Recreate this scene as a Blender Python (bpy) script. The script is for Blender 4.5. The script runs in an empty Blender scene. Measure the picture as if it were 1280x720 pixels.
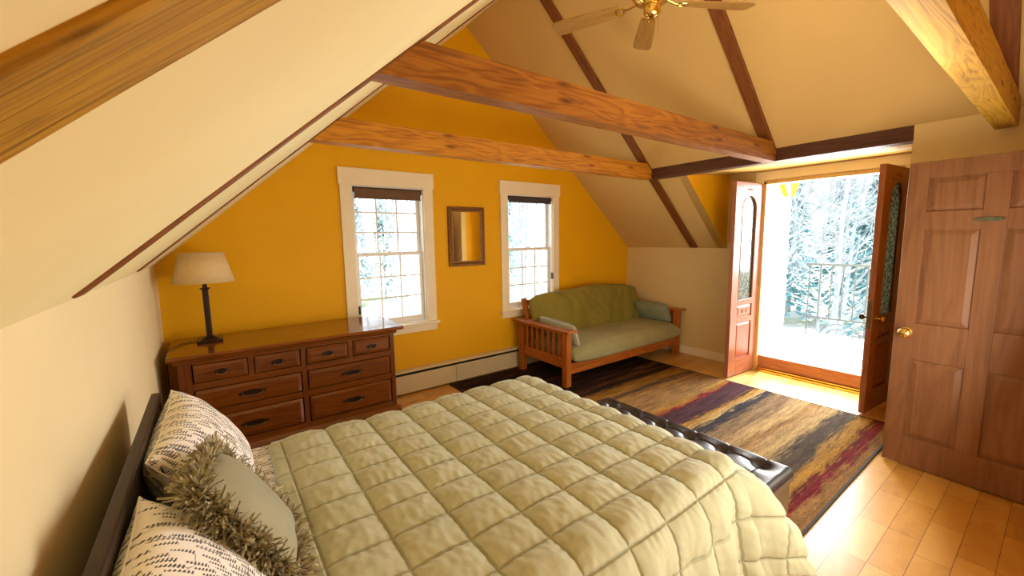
import bpy, bmesh, math, random
from mathutils import Vector, Matrix, noise
random.seed(7)
scene = bpy.context.scene
COL = scene.collection
PI = math.pi
V = Vector

# ------------------------------------------------------------------ dimensions (metres)
W = 5.46            # left knee wall to right knee wall
HK = 1.434          # knee wall height
SL = 0.878          # roof slope
RIDGE = HK + SL * W / 2
YR = -4.17          # rear wall
YC0, YC1 = -1.48, -3.28   # dormer cheeks
XP = 4.42           # purlin / closet wall plane
def slopeL(x): return HK + SL * x
def slopeR(x): return HK + SL * (W - x)

# ------------------------------------------------------------------ materials
def nm(name):
    m = bpy.data.materials.new(name); m.use_nodes = True
    nt = m.node_tree; b = nt.nodes['Principled BSDF']
    return m, nt, b
def N(nt, t, **kw):
    n = nt.nodes.new(t)
    for k, v in kw.items():
        if k in n.inputs: n.inputs[k].default_value = v
        else: setattr(n, k, v)
    return n
def L(nt, a, b): nt.links.new(a, b)
def ramp(nt, fac, stops, interp='LINEAR'):
    r = nt.nodes.new('ShaderNodeValToRGB'); r.color_ramp.interpolation = interp
    e = r.color_ramp.elements
    e[0].position, e[0].color = stops[0][0], (*stops[0][1], 1)
    e[1].position, e[1].color = stops[-1][0], (*stops[-1][1], 1)
    for p, c in stops[1:-1]:
        q = e.new(p); q.color = (*c, 1)
    L(nt, fac, r.inputs['Fac']); return r
def coords(nt, scale=(1, 1, 1), kind='Object', rot=(0, 0, 0), loc=(0, 0, 0)):
    tc = N(nt, 'ShaderNodeTexCoord'); mp = N(nt, 'ShaderNodeMapping')
    mp.inputs['Scale'].default_value = scale; mp.inputs['Rotation'].default_value = rot
    mp.inputs['Location'].default_value = loc
    L(nt, tc.outputs[kind], mp.inputs['Vector']); return mp.outputs['Vector']
def math_(nt, op, a, b=None, c=None):
    n = nt.nodes.new('ShaderNodeMath'); n.operation = op
    for i, x in enumerate((a, b, c)):
        if x is None: continue
        if isinstance(x, (int, float)): n.inputs[i].default_value = x
        else: L(nt, x, n.inputs[i])
    return n.outputs[0]
def mixc(nt, f, a, b, mode='MIX'):
    n = nt.nodes.new('ShaderNodeMix'); n.data_type = 'RGBA'; n.blend_type = mode
    for i, x in ((0, f), (6, a), (7, b)):
        if isinstance(x, (int, float)): n.inputs[i].default_value = x
        elif isinstance(x, tuple): n.inputs[i].default_value = (*x, 1)
        else: L(nt, x, n.inputs[i])
    return n.outputs[2]
def bump(nt, b, h, strength=.3, dist=.01):
    n = N(nt, 'ShaderNodeBump', Strength=strength, Distance=dist)
    L(nt, h, n.inputs['Height']); L(nt, n.outputs['Normal'], b.inputs['Normal'])
def plain(name, col, rough=.6, metal=0, var=.06, scale=6, bs=0, bscale=60, spec=.5, sheen=0):
    m, nt, b = nm(name)
    v = coords(nt)
    n = N(nt, 'ShaderNodeTexNoise', Scale=scale, Detail=4.0); L(nt, v, n.inputs['Vector'])
    c0 = tuple(max(0, c * (1 - var)) for c in col); c1 = tuple(min(1, c * (1 + var)) for c in col)
    r = ramp(nt, n.outputs['Fac'], [(.3, c0), (.7, c1)])
    L(nt, r.outputs['Color'], b.inputs['Base Color'])
    b.inputs['Roughness'].default_value = rough; b.inputs['Metallic'].default_value = metal
    b.inputs['Specular IOR Level'].default_value = spec
    if sheen: b.inputs['Sheen Weight'].default_value = sheen
    if bs:
        n2 = N(nt, 'ShaderNodeTexNoise', Scale=bscale, Detail=3.0); L(nt, v, n2.inputs['Vector'])
        bump(nt, b, n2.outputs['Fac'], bs, .004)
    return m
def wood(name, dark, mid, light, axis='x', scale=1.0, rough=.45, knots=True, ring=1.0, coat=0, bs=.12, rc=1.0, spec=.35):
    m, nt, b = nm(name)
    s = {'x': (.55, 5, 5), 'y': (5, .55, 5), 'z': (5, 5, .55)}[axis]
    v = coords(nt, tuple(c * scale for c in s))
    n1 = N(nt, 'ShaderNodeTexNoise', Scale=1.6, Detail=3.0, Distortion=.6); L(nt, v, n1.inputs['Vector'])
    rings = math_(nt, 'SINE', math_(nt, 'MULTIPLY', n1.outputs['Fac'], 60.0 * ring))
    rings = math_(nt, 'ADD', math_(nt, 'MULTIPLY', rings, .5), .5)
    s2 = {'x': (1.2, 60, 60), 'y': (60, 1.2, 60), 'z': (60, 60, 1.2)}[axis]
    v2 = coords(nt, tuple(c * scale for c in s2))
    n2 = N(nt, 'ShaderNodeTexNoise', Scale=1.2, Detail=4.0); L(nt, v2, n2.inputs['Vector'])
    f = math_(nt, 'ADD', math_(nt, 'MULTIPLY', rings, .16 * rc), math_(nt, 'ADD', math_(nt, 'MULTIPLY', n2.outputs['Fac'], .5), math_(nt, 'MULTIPLY', n1.outputs['Fac'], .35)))
    r = ramp(nt, f, [(.25, dark), (.5, mid), (.85, light)])
    col = r.outputs['Color']
    if knots:
        sk = {'x': (2.2, 9, 9), 'y': (9, 2.2, 9), 'z': (9, 9, 2.2)}[axis]
        vk = N(nt, 'ShaderNodeTexVoronoi', Scale=1.0); L(nt, coords(nt, sk), vk.inputs['Vector'])
        k = ramp(nt, vk.outputs['Distance'], [(.05, (.28, .18, .12)), (.16, (1, 1, 1))])
        col = mixc(nt, .9, col, k.outputs['Color'], 'MULTIPLY')
    L(nt, col, b.inputs['Base Color'])
    b.inputs['Roughness'].default_value = rough; b.inputs['Specular IOR Level'].default_value = spec
    if coat: b.inputs['Coat Weight'].default_value = coat; b.inputs['Coat Roughness'].default_value = .08
    bump(nt, b, f, bs, .004)
    return m

M = {}
M['yellow'] = plain('yellow_paint', (.86, .46, .003), .6, spec=.25, var=.03, scale=2, bs=.05, bscale=180)
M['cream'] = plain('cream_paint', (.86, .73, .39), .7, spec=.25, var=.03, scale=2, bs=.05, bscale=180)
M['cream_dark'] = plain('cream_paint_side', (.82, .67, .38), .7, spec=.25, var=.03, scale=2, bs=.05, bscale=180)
M['cream_r'] = plain('cream_paint_roof', (.68, .47, .18), .7, spec=.25, var=.03, scale=2, bs=.05, bscale=180)  # ceiling cream darkened and yellowed: shade and wall bounce put into the colour
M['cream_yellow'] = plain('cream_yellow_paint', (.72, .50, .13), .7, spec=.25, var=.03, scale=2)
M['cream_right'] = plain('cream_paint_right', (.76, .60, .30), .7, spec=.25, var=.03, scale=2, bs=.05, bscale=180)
M['trim'] = plain('white_trim', (.92, .83, .62), .4, var=.02)
M['vinyl'] = plain('white_vinyl', (.85, .84, .80), .3, var=.01)
M['fir'] = wood('fir_beam', (.20, .06, .003), (.47, .175, .008), (.64, .275, .015), 'x', rough=.55, rc=1.6)
M['fir_near'] = wood('fir_weathered', (.12, .05, .004), (.46, .235, .014), (.62, .35, .026), 'x', rough=.65, scale=4.0, rc=.7, knots=False, bs=.5)
M['fir_mid'] = wood('fir_beam_dark', (.10, .028, .002), (.26, .085, .006), (.38, .145, .010), 'x', rough=.55, rc=1.6)  # darker copy of fir: shade on the beam's front put into colour
M['fir_shadow'] = wood('fir_header', (.05, .018, .010), (.10, .038, .020), (.14, .055, .03), 'x', rough=.6)  # fir darkened so the header reads as lying in shade
M['fir_dark'] = wood('fir_rafter', (.10, .03, .006), (.20, .062, .012), (.28, .095, .02), 'x', rough=.55)
M['fir_gold'] = wood('fir_aged', (.17, .08, .006), (.44, .23, .016), (.56, .32, .03), 'x', rough=.6, scale=1.5, rc=1.6)
M['cherry_x'] = wood('cherry_horizontal', (.070, .017, .002), (.165, .045, .005), (.25, .075, .009), 'x', rough=.28, knots=False, coat=.3)
M['cherry_z'] = wood('cherry_vertical', (.06, .014, .002), (.14, .036, .005), (.21, .06, .008), 'z', rough=.3, knots=False, coat=.3)
M['cherry_top'] = wood('cherry_polished', (.11, .025, .003), (.21, .058, .007), (.28, .085, .011), 'x', rough=.16, knots=False, coat=.4, bs=.02)
M['oak_x'] = wood('futon_wood_x', (.20, .048, .006), (.42, .115, .012), (.55, .17, .02), 'x', rough=.35, knots=False)
M['oak_y'] = wood('futon_wood_y', (.20, .048, .006), (.42, .115, .012), (.55, .17, .02), 'y', rough=.35, knots=False)
M['oak_z'] = wood('futon_wood_z', (.20, .048, .006), (.42, .115, .012), (.55, .17, .02), 'z', rough=.35, knots=False)
M['door_z'] = wood('pine_door_z', (.17, .072, .030), (.245, .105, .045), (.31, .145, .065), 'z', rough=.4, knots=False, ring=.6)
M['door_y'] = wood('pine_door_y', (.17, .072, .030), (.245, .105, .045), (.31, .145, .065), 'y', rough=.4, knots=False, ring=.6)
M['door_pale'] = wood('pine_door_pale', (.28, .10, .035), (.42, .17, .06), (.5, .23, .09), 'z', rough=.4, knots=True, ring=.6)
M['mahog_z'] = wood('entry_door_z', (.22, .075, .032), (.36, .135, .065), (.45, .19, .10), 'z', rough=.35, knots=False, ring=.6)
M['mahog_x'] = wood('entry_door_x', (.22, .075, .032), (.36, .135, .065), (.45, .19, .10), 'x', rough=.35, knots=False, ring=.6)
M['mahog_panel'] = wood('entry_door_panel', (.22, .045, .016), (.34, .08, .03), (.42, .12, .05), 'z', rough=.35, knots=False, ring=.6)
M['sillwood'] = wood('sill_wood', (.28, .11, .06), (.40, .18, .10), (.48, .24, .14), 'y', rough=.4, knots=False)
M['jamb'] = wood('jamb_wood', (.60, .40, .16), (.74, .52, .22), (.80, .60, .30), 'z', rough=.4, knots=False)
M['brass'] = plain('brass', (.75, .52, .17), .2, 1, var=.05)
M['old_brass'] = plain('antique_brass', (.22, .15, .09), .35, 1, var=.2, scale=40)
M['black'] = plain('black_metal', (.02, .018, .016), .4, .3, var=.1)
M['bronze'] = plain('dark_bronze', (.035, .018, .012), .32, .4, var=.15)
M['headboard'] = plain('espresso_wood', (.032, .016, .011), .4, var=.15, scale=12, spec=.25)
M['shade'] = plain('lamp_linen', (.74, .56, .28), .8, var=.04, scale=30, bs=.15, bscale=400)
M['blind_tan'] = plain('blind_tan', (.16, .085, .045), .75, var=.15, scale=25, bs=.2, bscale=200)
M['blind_dark'] = plain('blind_grey', (.07, .055, .06), .75, var=.15, scale=25, bs=.2, bscale=200)
M['mirror'] = plain('mirror_glass', (.92, .92, .90), .01, 1, var=0)
M['frame_gold'] = plain('mirror_frame', (.20, .085, .02), .35, .25, var=.35, scale=45, bs=.5, bscale=90)
M['frame_bead'] = plain('mirror_frame_bead', (.38, .19, .05), .3, .4, var=.35, scale=60, bs=.5, bscale=120)
M['heater'] = plain('heater_enamel', (.66, .56, .34), .4, var=.03)
M['dark'] = plain('dark_gap', (.02, .016, .012), .8, var=.05)
M['leather'] = plain('brown_leather', (.020, .014, .013), .36, var=.2, scale=20, bs=.15, bscale=160)
M['bench_side'] = plain('bench_leatherette', (.085, .06, .045), .35, var=.1, scale=20, bs=.1, bscale=160)
M['fan_wood_d'] = None
M['mattress'] = plain('mattress_ticking', (.7, .68, .62), .8)
M['deck'] = None
M['iron'] = plain('wrought_iron', (.10, .11, .12), .5, .2)
M['bark'] = plain('bark', (.31, .34, .36), .9, var=.3, scale=5)
M['birch'] = plain('birch_bark', (.30, .33, .37), .8, var=.35, scale=7)
M['needles'] = plain('pine_needles', (.17, .34, .36), .8, var=.35, scale=2)
M['leafbuds'] = plain('spring_buds', (.17, .25, .14), .8, var=.35, scale=2)
M['siding'] = plain('pale_siding', (.90, .84, .55), .7, var=.02)
M['bulb'] = plain('lamp_socket', (.6, .5, .3), .3, .8)

def fabric(name, c0, c1, weave=350, rough=.85, bs=.25, sheen=.05, big=3):
    m, nt, b = nm(name); v = coords(nt)
    n = N(nt, 'ShaderNodeTexNoise', Scale=float(big), Detail=5.0); L(nt, v, n.inputs['Vector'])
    w = N(nt, 'ShaderNodeTexNoise', Scale=float(weave), Detail=2.0); L(nt, v, w.inputs['Vector'])
    f = math_(nt, 'ADD', math_(nt, 'MULTIPLY', n.outputs['Fac'], .6), math_(nt, 'MULTIPLY', w.outputs['Fac'], .4))
    r = ramp(nt, f, [(.35, c0), (.65, c1)])
    L(nt, r.outputs['Color'], b.inputs['Base Color']); b.inputs['Roughness'].default_value = rough
    b.inputs['Sheen Weight'].default_value = sheen
    bump(nt, b, w.outputs['Fac'], bs, .002); return m
M['quilt'] = fabric('sage_quilt_cotton', (.44, .445, .29), (.53, .535, .37), 260, .8, .12)
def quilt_mat():
    m = M['quilt']; nt = m.node_tree; b = nt.nodes['Principled BSDF']
    tc = N(nt, 'ShaderNodeTexCoord'); sx = N(nt, 'ShaderNodeSeparateXYZ'); L(nt, tc.outputs['UV'], sx.inputs[0])
    def line(o, wd):
        fr = math_(nt, 'FRACT', math_(nt, 'ADD', o, 100.5)); d = math_(nt, 'ABSOLUTE', math_(nt, 'SUBTRACT', fr, .5))
        return math_(nt, 'SUBTRACT', 1.0, math_(nt, 'MINIMUM', 1.0, math_(nt, 'DIVIDE', d, wd)))
    f = math_(nt, 'MAXIMUM', line(sx.outputs[0], .035), line(sx.outputs[1], .045))
    old = b.inputs['Base Color'].links[0].from_socket
    col = mixc(nt, math_(nt, 'MULTIPLY', f, .38), old, (.17, .15, .07)); L(nt, col, b.inputs['Base Color'])
    n = N(nt, 'ShaderNodeTexNoise', Scale=1.0, Detail=4.0, Distortion=.5); L(nt, coords(nt, (9, 9, 9)), n.inputs['Vector'])
    h = math_(nt, 'SUBTRACT', math_(nt, 'MULTIPLY', n.outputs['Fac'], .5), f); bump(nt, b, h, .5, .012)
quilt_mat()
M['futon_seat'] = fabric('futon_seat_cotton', (.27, .255, .115), (.36, .34, .165), 300)
M['futon_back'] = fabric('futon_back_cotton', (.20, .17, .018), (.29, .245, .035), 300)
M['cushion'] = fabric('sage_cushion', (.25, .26, .16), (.32, .33, .22), 300)
M['cushion_r'] = fabric('sage_cushion_smooth', (.23, .26, .17), (.29, .32, .22), 300)
M['piping'] = plain('cream_piping', (.85, .83, .72), .6)
M['throw'] = fabric('khaki_linen', (.26, .235, .14), (.36, .33, .21), 420, .9, .5)
M['fringe'] = fabric('khaki_fringe', (.16, .13, .06), (.62, .54, .34), 30, .9, .2, big=45)

def print_fabric():
    # white cotton with rows of little black fern sprigs and small twigs
    m, nt, b = nm('sprig_print_cotton')
    tc = N(nt, 'ShaderNodeTexCoord'); 
    wob = N(nt, 'ShaderNodeTexNoise', Scale=5.0, Detail=1.0); L(nt, tc.outputs['UV'], wob.inputs['Vector'])
    sub = N(nt, 'ShaderNodeVectorMath', operation='SUBTRACT'); L(nt, wob.outputs['Color'], sub.inputs[0]); sub.inputs[1].default_value = (.5, .5, .5)
    scl = N(nt, 'ShaderNodeVectorMath', operation='SCALE'); L(nt, sub.outputs[0], scl.inputs[0]); scl.inputs['Scale'].default_value = .05
    add = N(nt, 'ShaderNodeVectorMath', operation='ADD'); L(nt, tc.outputs['UV'], add.inputs[0]); L(nt, scl.outputs[0], add.inputs[1])
    sx = N(nt, 'ShaderNodeSeparateXYZ'); L(nt, add.outputs[0], sx.inputs[0])
    U, Vv = sx.outputs[1], sx.outputs[0]
    def sprigs(rowh, cellw, freq, seed, dens, slant):
        row = math_(nt, 'FLOOR', math_(nt, 'DIVIDE', Vv, rowh))
        fr = math_(nt, 'FRACT', math_(nt, 'DIVIDE', Vv, rowh))
        off = math_(nt, 'MULTIPLY', math_(nt, 'FRACT', math_(nt, 'MULTIPLY', row, .618 + seed)), cellw)
        u = math_(nt, 'ADD', U, off)
        cell = math_(nt, 'FLOOR', math_(nt, 'DIVIDE', u, cellw)); fu = math_(nt, 'FRACT', math_(nt, 'DIVIDE', u, cellw))
        cb = N(nt, 'ShaderNodeCombineXYZ'); L(nt, cell, cb.inputs[0]); L(nt, row, cb.inputs[1]); cb.inputs[2].default_value = seed * 10
        wn = N(nt, 'ShaderNodeTexWhiteNoise'); L(nt, cb.outputs[0], wn.inputs['Vector'])
        on = math_(nt, 'LESS_THAN', wn.outputs['Value'], dens)
        # fern: slanted strokes whose height tapers to one end
        h = math_(nt, 'MULTIPLY', math_(nt, 'SUBTRACT', 1.5, fu), .30)
        d = math_(nt, 'ABSOLUTE', math_(nt, 'SUBTRACT', fr, .5))
        inside = math_(nt, 'LESS_THAN', d, h)
        edge = math_(nt, 'MULTIPLY', math_(nt, 'GREATER_THAN', fu, .1), math_(nt, 'LESS_THAN', fu, .85))
        ph = math_(nt, 'ADD', math_(nt, 'MULTIPLY', u, freq), math_(nt, 'MULTIPLY', fr, slant))
        st = math_(nt, 'GREATER_THAN', math_(nt, 'SINE', ph), .05)
        stem = math_(nt, 'LESS_THAN', math_(nt, 'ABSOLUTE', math_(nt, 'SUBTRACT', fr, .42)), .05)
        st = math_(nt, 'MAXIMUM', math_(nt, 'MULTIPLY', st, inside), stem)
        return math_(nt, 'MULTIPLY', math_(nt, 'MULTIPLY', st, edge), on)
    a = sprigs(.0175, .060, 900.0, .13, .66, 3.5)
    c = sprigs(.0293, .083, 700.0, .37, .30, 4.0)
    vo = N(nt, 'ShaderNodeTexVoronoi', Scale=11.0, feature='DISTANCE_TO_EDGE'); L(nt, add.outputs[0], vo.inputs['Vector'])
    no = N(nt, 'ShaderNodeTexNoise', Scale=9.0, Detail=0.0); L(nt, tc.outputs['UV'], no.inputs['Vector'])
    tw = math_(nt, 'MULTIPLY', math_(nt, 'LESS_THAN', vo.outputs['Distance'], .012), math_(nt, 'GREATER_THAN', no.outputs['Fac'], .58))
    f = math_(nt, 'MAXIMUM', math_(nt, 'MAXIMUM', a, math_(nt, 'MULTIPLY', c, .75)), math_(nt, 'MULTIPLY', tw, .6))
    col = mixc(nt, f, (.90, .84, .78), (.045, .038, .03))
    L(nt, col, b.inputs['Base Color']); b.inputs['Roughness'].default_value = .8
    b.inputs['Sheen Weight'].default_value = .2
    return m
M['print'] = print_fabric()

def floor_mat():
    m, nt, b = nm('maple_floor')
    v = coords(nt)
    br = N(nt, 'ShaderNodeTexBrick', Scale=1.0, offset=.37, offset_frequency=3)
    br.inputs['Color1'].default_value = (0, 0, 0, 1); br.inputs['Color2'].default_value = (1, 1, 1, 1); br.inputs['Mortar'].default_value = (.5, .5, .5, 1)
    br.inputs['Mortar Size'].default_value = .0013; br.inputs['Brick Width'].default_value = .40; br.inputs['Row Height'].default_value = .127
    br.inputs['Bias'].default_value = 0
    L(nt, v, br.inputs['Vector'])
    n = N(nt, 'ShaderNodeTexNoise', Scale=1.0, Detail=5.0, Distortion=1.2); L(nt, coords(nt, (2.5, 14, 1)), n.inputs['Vector'])
    n3 = N(nt, 'ShaderNodeTexNoise', Scale=7.0, Detail=3.0, Distortion=2.5); L(nt, v, n3.inputs['Vector'])
    f = math_(nt, 'ADD', math_(nt, 'MULTIPLY', br.outputs['Color'], .45), math_(nt, 'ADD', math_(nt, 'MULTIPLY', n.outputs['Fac'], .35), math_(nt, 'MULTIPLY', n3.outputs['Fac'], .25)))
    r = ramp(nt, f, [(.2, (.46, .21, .04)), (.5, (.66, .35, .075)), (.85, (.78, .47, .13))])
    col = mixc(nt, br.outputs['Fac'], r.outputs['Color'], (.20, .09, .03))
    L(nt, col, b.inputs['Base Color']); b.inputs['Roughness'].default_value = .34; b.inputs['Specular IOR Level'].default_value = .35
    b.inputs['Coat Weight'].default_value = .10; b.inputs['Coat Roughness'].default_value = .2
    inv = math_(nt, 'SUBTRACT', 1.0, br.outputs['Fac'])
    bump(nt, b, inv, .4, .001)
    return m
M['floor'] = floor_mat()

def rug_mat():
    m, nt, b = nm('striped_rug_pile')
    tc = N(nt, 'ShaderNodeTexCoord'); sx = N(nt, 'ShaderNodeSeparateXYZ'); L(nt, tc.outputs['Object'], sx.inputs[0])
    n1 = N(nt, 'ShaderNodeTexNoise', Scale=1.0, Detail=6.0, Roughness=.65); L(nt, coords(nt, (.9, 2.6, 1)), n1.inputs['Vector'])
    n2 = N(nt, 'ShaderNodeTexNoise', Scale=1.0, Detail=6.0, Roughness=.7); L(nt, coords(nt, (4, 40, 1)), n2.inputs['Vector'])
    y = math_(nt, 'ADD', sx.outputs[1], math_(nt, 'MULTIPLY', math_(nt, 'SUBTRACT', n1.outputs['Fac'], .5), .20))
    y = math_(nt, 'ADD', y, math_(nt, 'MULTIPLY', math_(nt, 'SUBTRACT', n2.outputs['Fac'], .5), .22))
    # local y runs 0 (near) to 3.24 (far); y world = local - 3.30
    t = math_(nt, 'DIVIDE', y, 3.24)
    tan, gold, gray, cream, blue, purple, dk, mag, red = (.30, .165, .06), (.40, .21, .03), (.085, .062, .043), (.50, .35, .15), (.045, .038, .042), (.075, .03, .036), (.022, .012, .008), (.20, .008, .022), (.45, .07, .02)
    P = [(-3.30, tan), (-3.24, tan), (-3.20, mag), (-3.155, (.15, .03, .02)), (-3.13, gold), (-3.06, (.36, .20, .05)), (-3.02, gray), (-2.92, gray), (-2.84, cream), (-2.76, (.44, .29, .13)), (-2.70, tan), (-2.64, cream), (-2.58, (.47, .32, .15)),
         (-2.52, (.24, .155, .08)), (-2.40, (.27, .18, .09)), (-2.36, blue), (-2.30, blue), (-2.27, cream), (-2.21, gold), (-2.17, purple), (-1.99, purple), (-1.96, mag), (-1.92, gold), (-1.84, tan), (-1.74, (.30, .16, .05)), (-1.64, tan),
         (-1.55, (.36, .19, .05)), (-1.47, (.10, .06, .03)), (-1.39, (.36, .18, .025)), (-1.28, (.25, .12, .02)), (-1.22, dk), (-.98, dk)]
    # two ramps (32 stop limit)
    r1 = ramp(nt, t, [((p + 3.30) / 3.24, c) for p, c in P[:31]])
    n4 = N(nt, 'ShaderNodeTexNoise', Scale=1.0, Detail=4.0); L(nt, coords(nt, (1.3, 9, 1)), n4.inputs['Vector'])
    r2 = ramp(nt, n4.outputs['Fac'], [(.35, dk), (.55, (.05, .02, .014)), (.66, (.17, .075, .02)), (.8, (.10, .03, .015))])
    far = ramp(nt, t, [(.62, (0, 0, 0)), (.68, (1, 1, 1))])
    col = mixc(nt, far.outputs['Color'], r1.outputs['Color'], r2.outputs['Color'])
    n5 = N(nt, 'ShaderNodeTexNoise', Scale=1.0, Detail=7.0, Roughness=.75); L(nt, coords(nt, (3, 22, 1)), n5.inputs['Vector'])
    k5 = ramp(nt, n5.outputs['Fac'], [(.34, (.40, .36, .34)), (.62, (1.25, 1.22, 1.15))])
    col = mixc(nt, .85, col, k5.outputs['Color'], 'MULTIPLY')
    n3 = N(nt, 'ShaderNodeTexNoise', Scale=170.0, Detail=2.0); L(nt, tc.outputs['Object'], n3.inputs['Vector'])
    k = ramp(nt, n3.outputs['Fac'], [(.3, (.35, .35, .35)), (.7, (1.35, 1.35, 1.35))])
    col = mixc(nt, 1.0, col, k.outputs['Color'], 'MULTIPLY')
    L(nt, col, b.inputs['Base Color']); b.inputs['Roughness'].default_value = .95; b.inputs['Specular IOR Level'].default_value = .1
    bump(nt, b, n3.outputs['Fac'], .8, .006)
    return m
M['rug'] = rug_mat()

def glass_mat(name='window_glass', refl=.06, tint=(1, 1, 1)):
    m, nt, b = nm(name); nt.nodes.remove(b); out = nt.nodes['Material Output']
    t = N(nt, 'ShaderNodeBsdfTransparent'); t.inputs['Color'].default_value = (*tint, 1)
    g = N(nt, 'ShaderNodeBsdfGlossy', Roughness=.02); mx = N(nt, 'ShaderNodeMixShader'); 
    lw = N(nt, 'ShaderNodeLayerWeight', Blend=.15); f = math_(nt, 'ADD', math_(nt, 'MULTIPLY', lw.outputs['Fresnel'], .5), refl * .3)
    L(nt, f, mx.inputs[0]); L(nt, t.outputs[0], mx.inputs[1]); L(nt, g.outputs[0], mx.inputs[2]); L(nt, mx.outputs[0], out.inputs['Surface'])
    return m
M['glass'] = glass_mat()
def frosted():
    m, nt, b = nm('pebbled_glass'); nt.nodes.remove(b); out = nt.nodes['Material Output']
    v = N(nt, 'ShaderNodeTexVoronoi', Scale=42.0); L(nt, coords(nt), v.inputs['Vector'])
    n = N(nt, 'ShaderNodeTexNoise', Scale=26.0, Detail=4.0); L(nt, coords(nt), n.inputs['Vector'])
    f = math_(nt, 'ADD', math_(nt, 'MULTIPLY', v.outputs['Distance'], .8), math_(nt, 'MULTIPLY', n.outputs['Fac'], .6))
    r = ramp(nt, f, [(.42, (.03, .045, .035)), (.62, (.11, .14, .115)), (.8, (.30, .33, .27))])
    t = N(nt, 'ShaderNodeBsdfTranslucent'); d = N(nt, 'ShaderNodeBsdfDiffuse'); g = N(nt, 'ShaderNodeBsdfGlossy', Roughness=.15)
    L(nt, r.outputs['Color'], t.inputs['Color']); L(nt, r.outputs['Color'], d.inputs['Color'])
    m1 = N(nt, 'ShaderNodeMixShader'); m1.inputs[0].default_value = .5; m2 = N(nt, 'ShaderNodeMixShader'); m2.inputs[0].default_value = .1
    L(nt, t.outputs[0], m1.inputs[1]); L(nt, d.outputs[0], m1.inputs[2]); L(nt, m1.outputs[0], m2.inputs[1]); L(nt, g.outputs[0], m2.inputs[2])
    L(nt, m2.outputs[0], out.inputs['Surface']); return m
M['frosted'] = frosted()
def deck_mat():
    m, nt, b = nm('deck_boards')
    sx = N(nt, 'ShaderNodeSeparateXYZ'); L(nt, coords(nt), sx.inputs[0])
    fr = math_(nt, 'FRACT', math_(nt, 'DIVIDE', sx.outputs[1], .14))
    gap = math_(nt, 'LESS_THAN', fr, .07)
    n = N(nt, 'ShaderNodeTexNoise', Scale=1.0, Detail=4.0); L(nt, coords(nt, (1, 20, 1)), n.inputs['Vector'])
    r = ramp(nt, n.outputs['Fac'], [(.3, (.50, .44, .36)), (.7, (.62, .56, .48))])
    col = mixc(nt, gap, r.outputs['Color'], (.12, .08, .05)); L(nt, col, b.inputs['Base Color']); b.inputs['Roughness'].default_value = .7
    return m
M['deck'] = deck_mat()
def ground_mat():
    m, nt, b = nm('spring_ground')
    n = N(nt, 'ShaderNodeTexNoise', Scale=.25, Detail=6.0); L(nt, coords(nt), n.inputs['Vector'])
    r = ramp(nt, n.outputs['Fac'], [(.35, (.33, .40, .18)), (.5, (.50, .46, .38)), (.65, (.62, .60, .56))])
    L(nt, r.outputs['Color'], b.inputs['Base Color']); b.inputs['Roughness'].default_value = .9; return m
M['ground'] = ground_mat()
M['blade'] = wood('fan_blade_oak', (.24, .12, .03), (.40, .22, .06), (.52, .31, .10), 'x', rough=.35, knots=False, scale=2.2)

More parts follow.
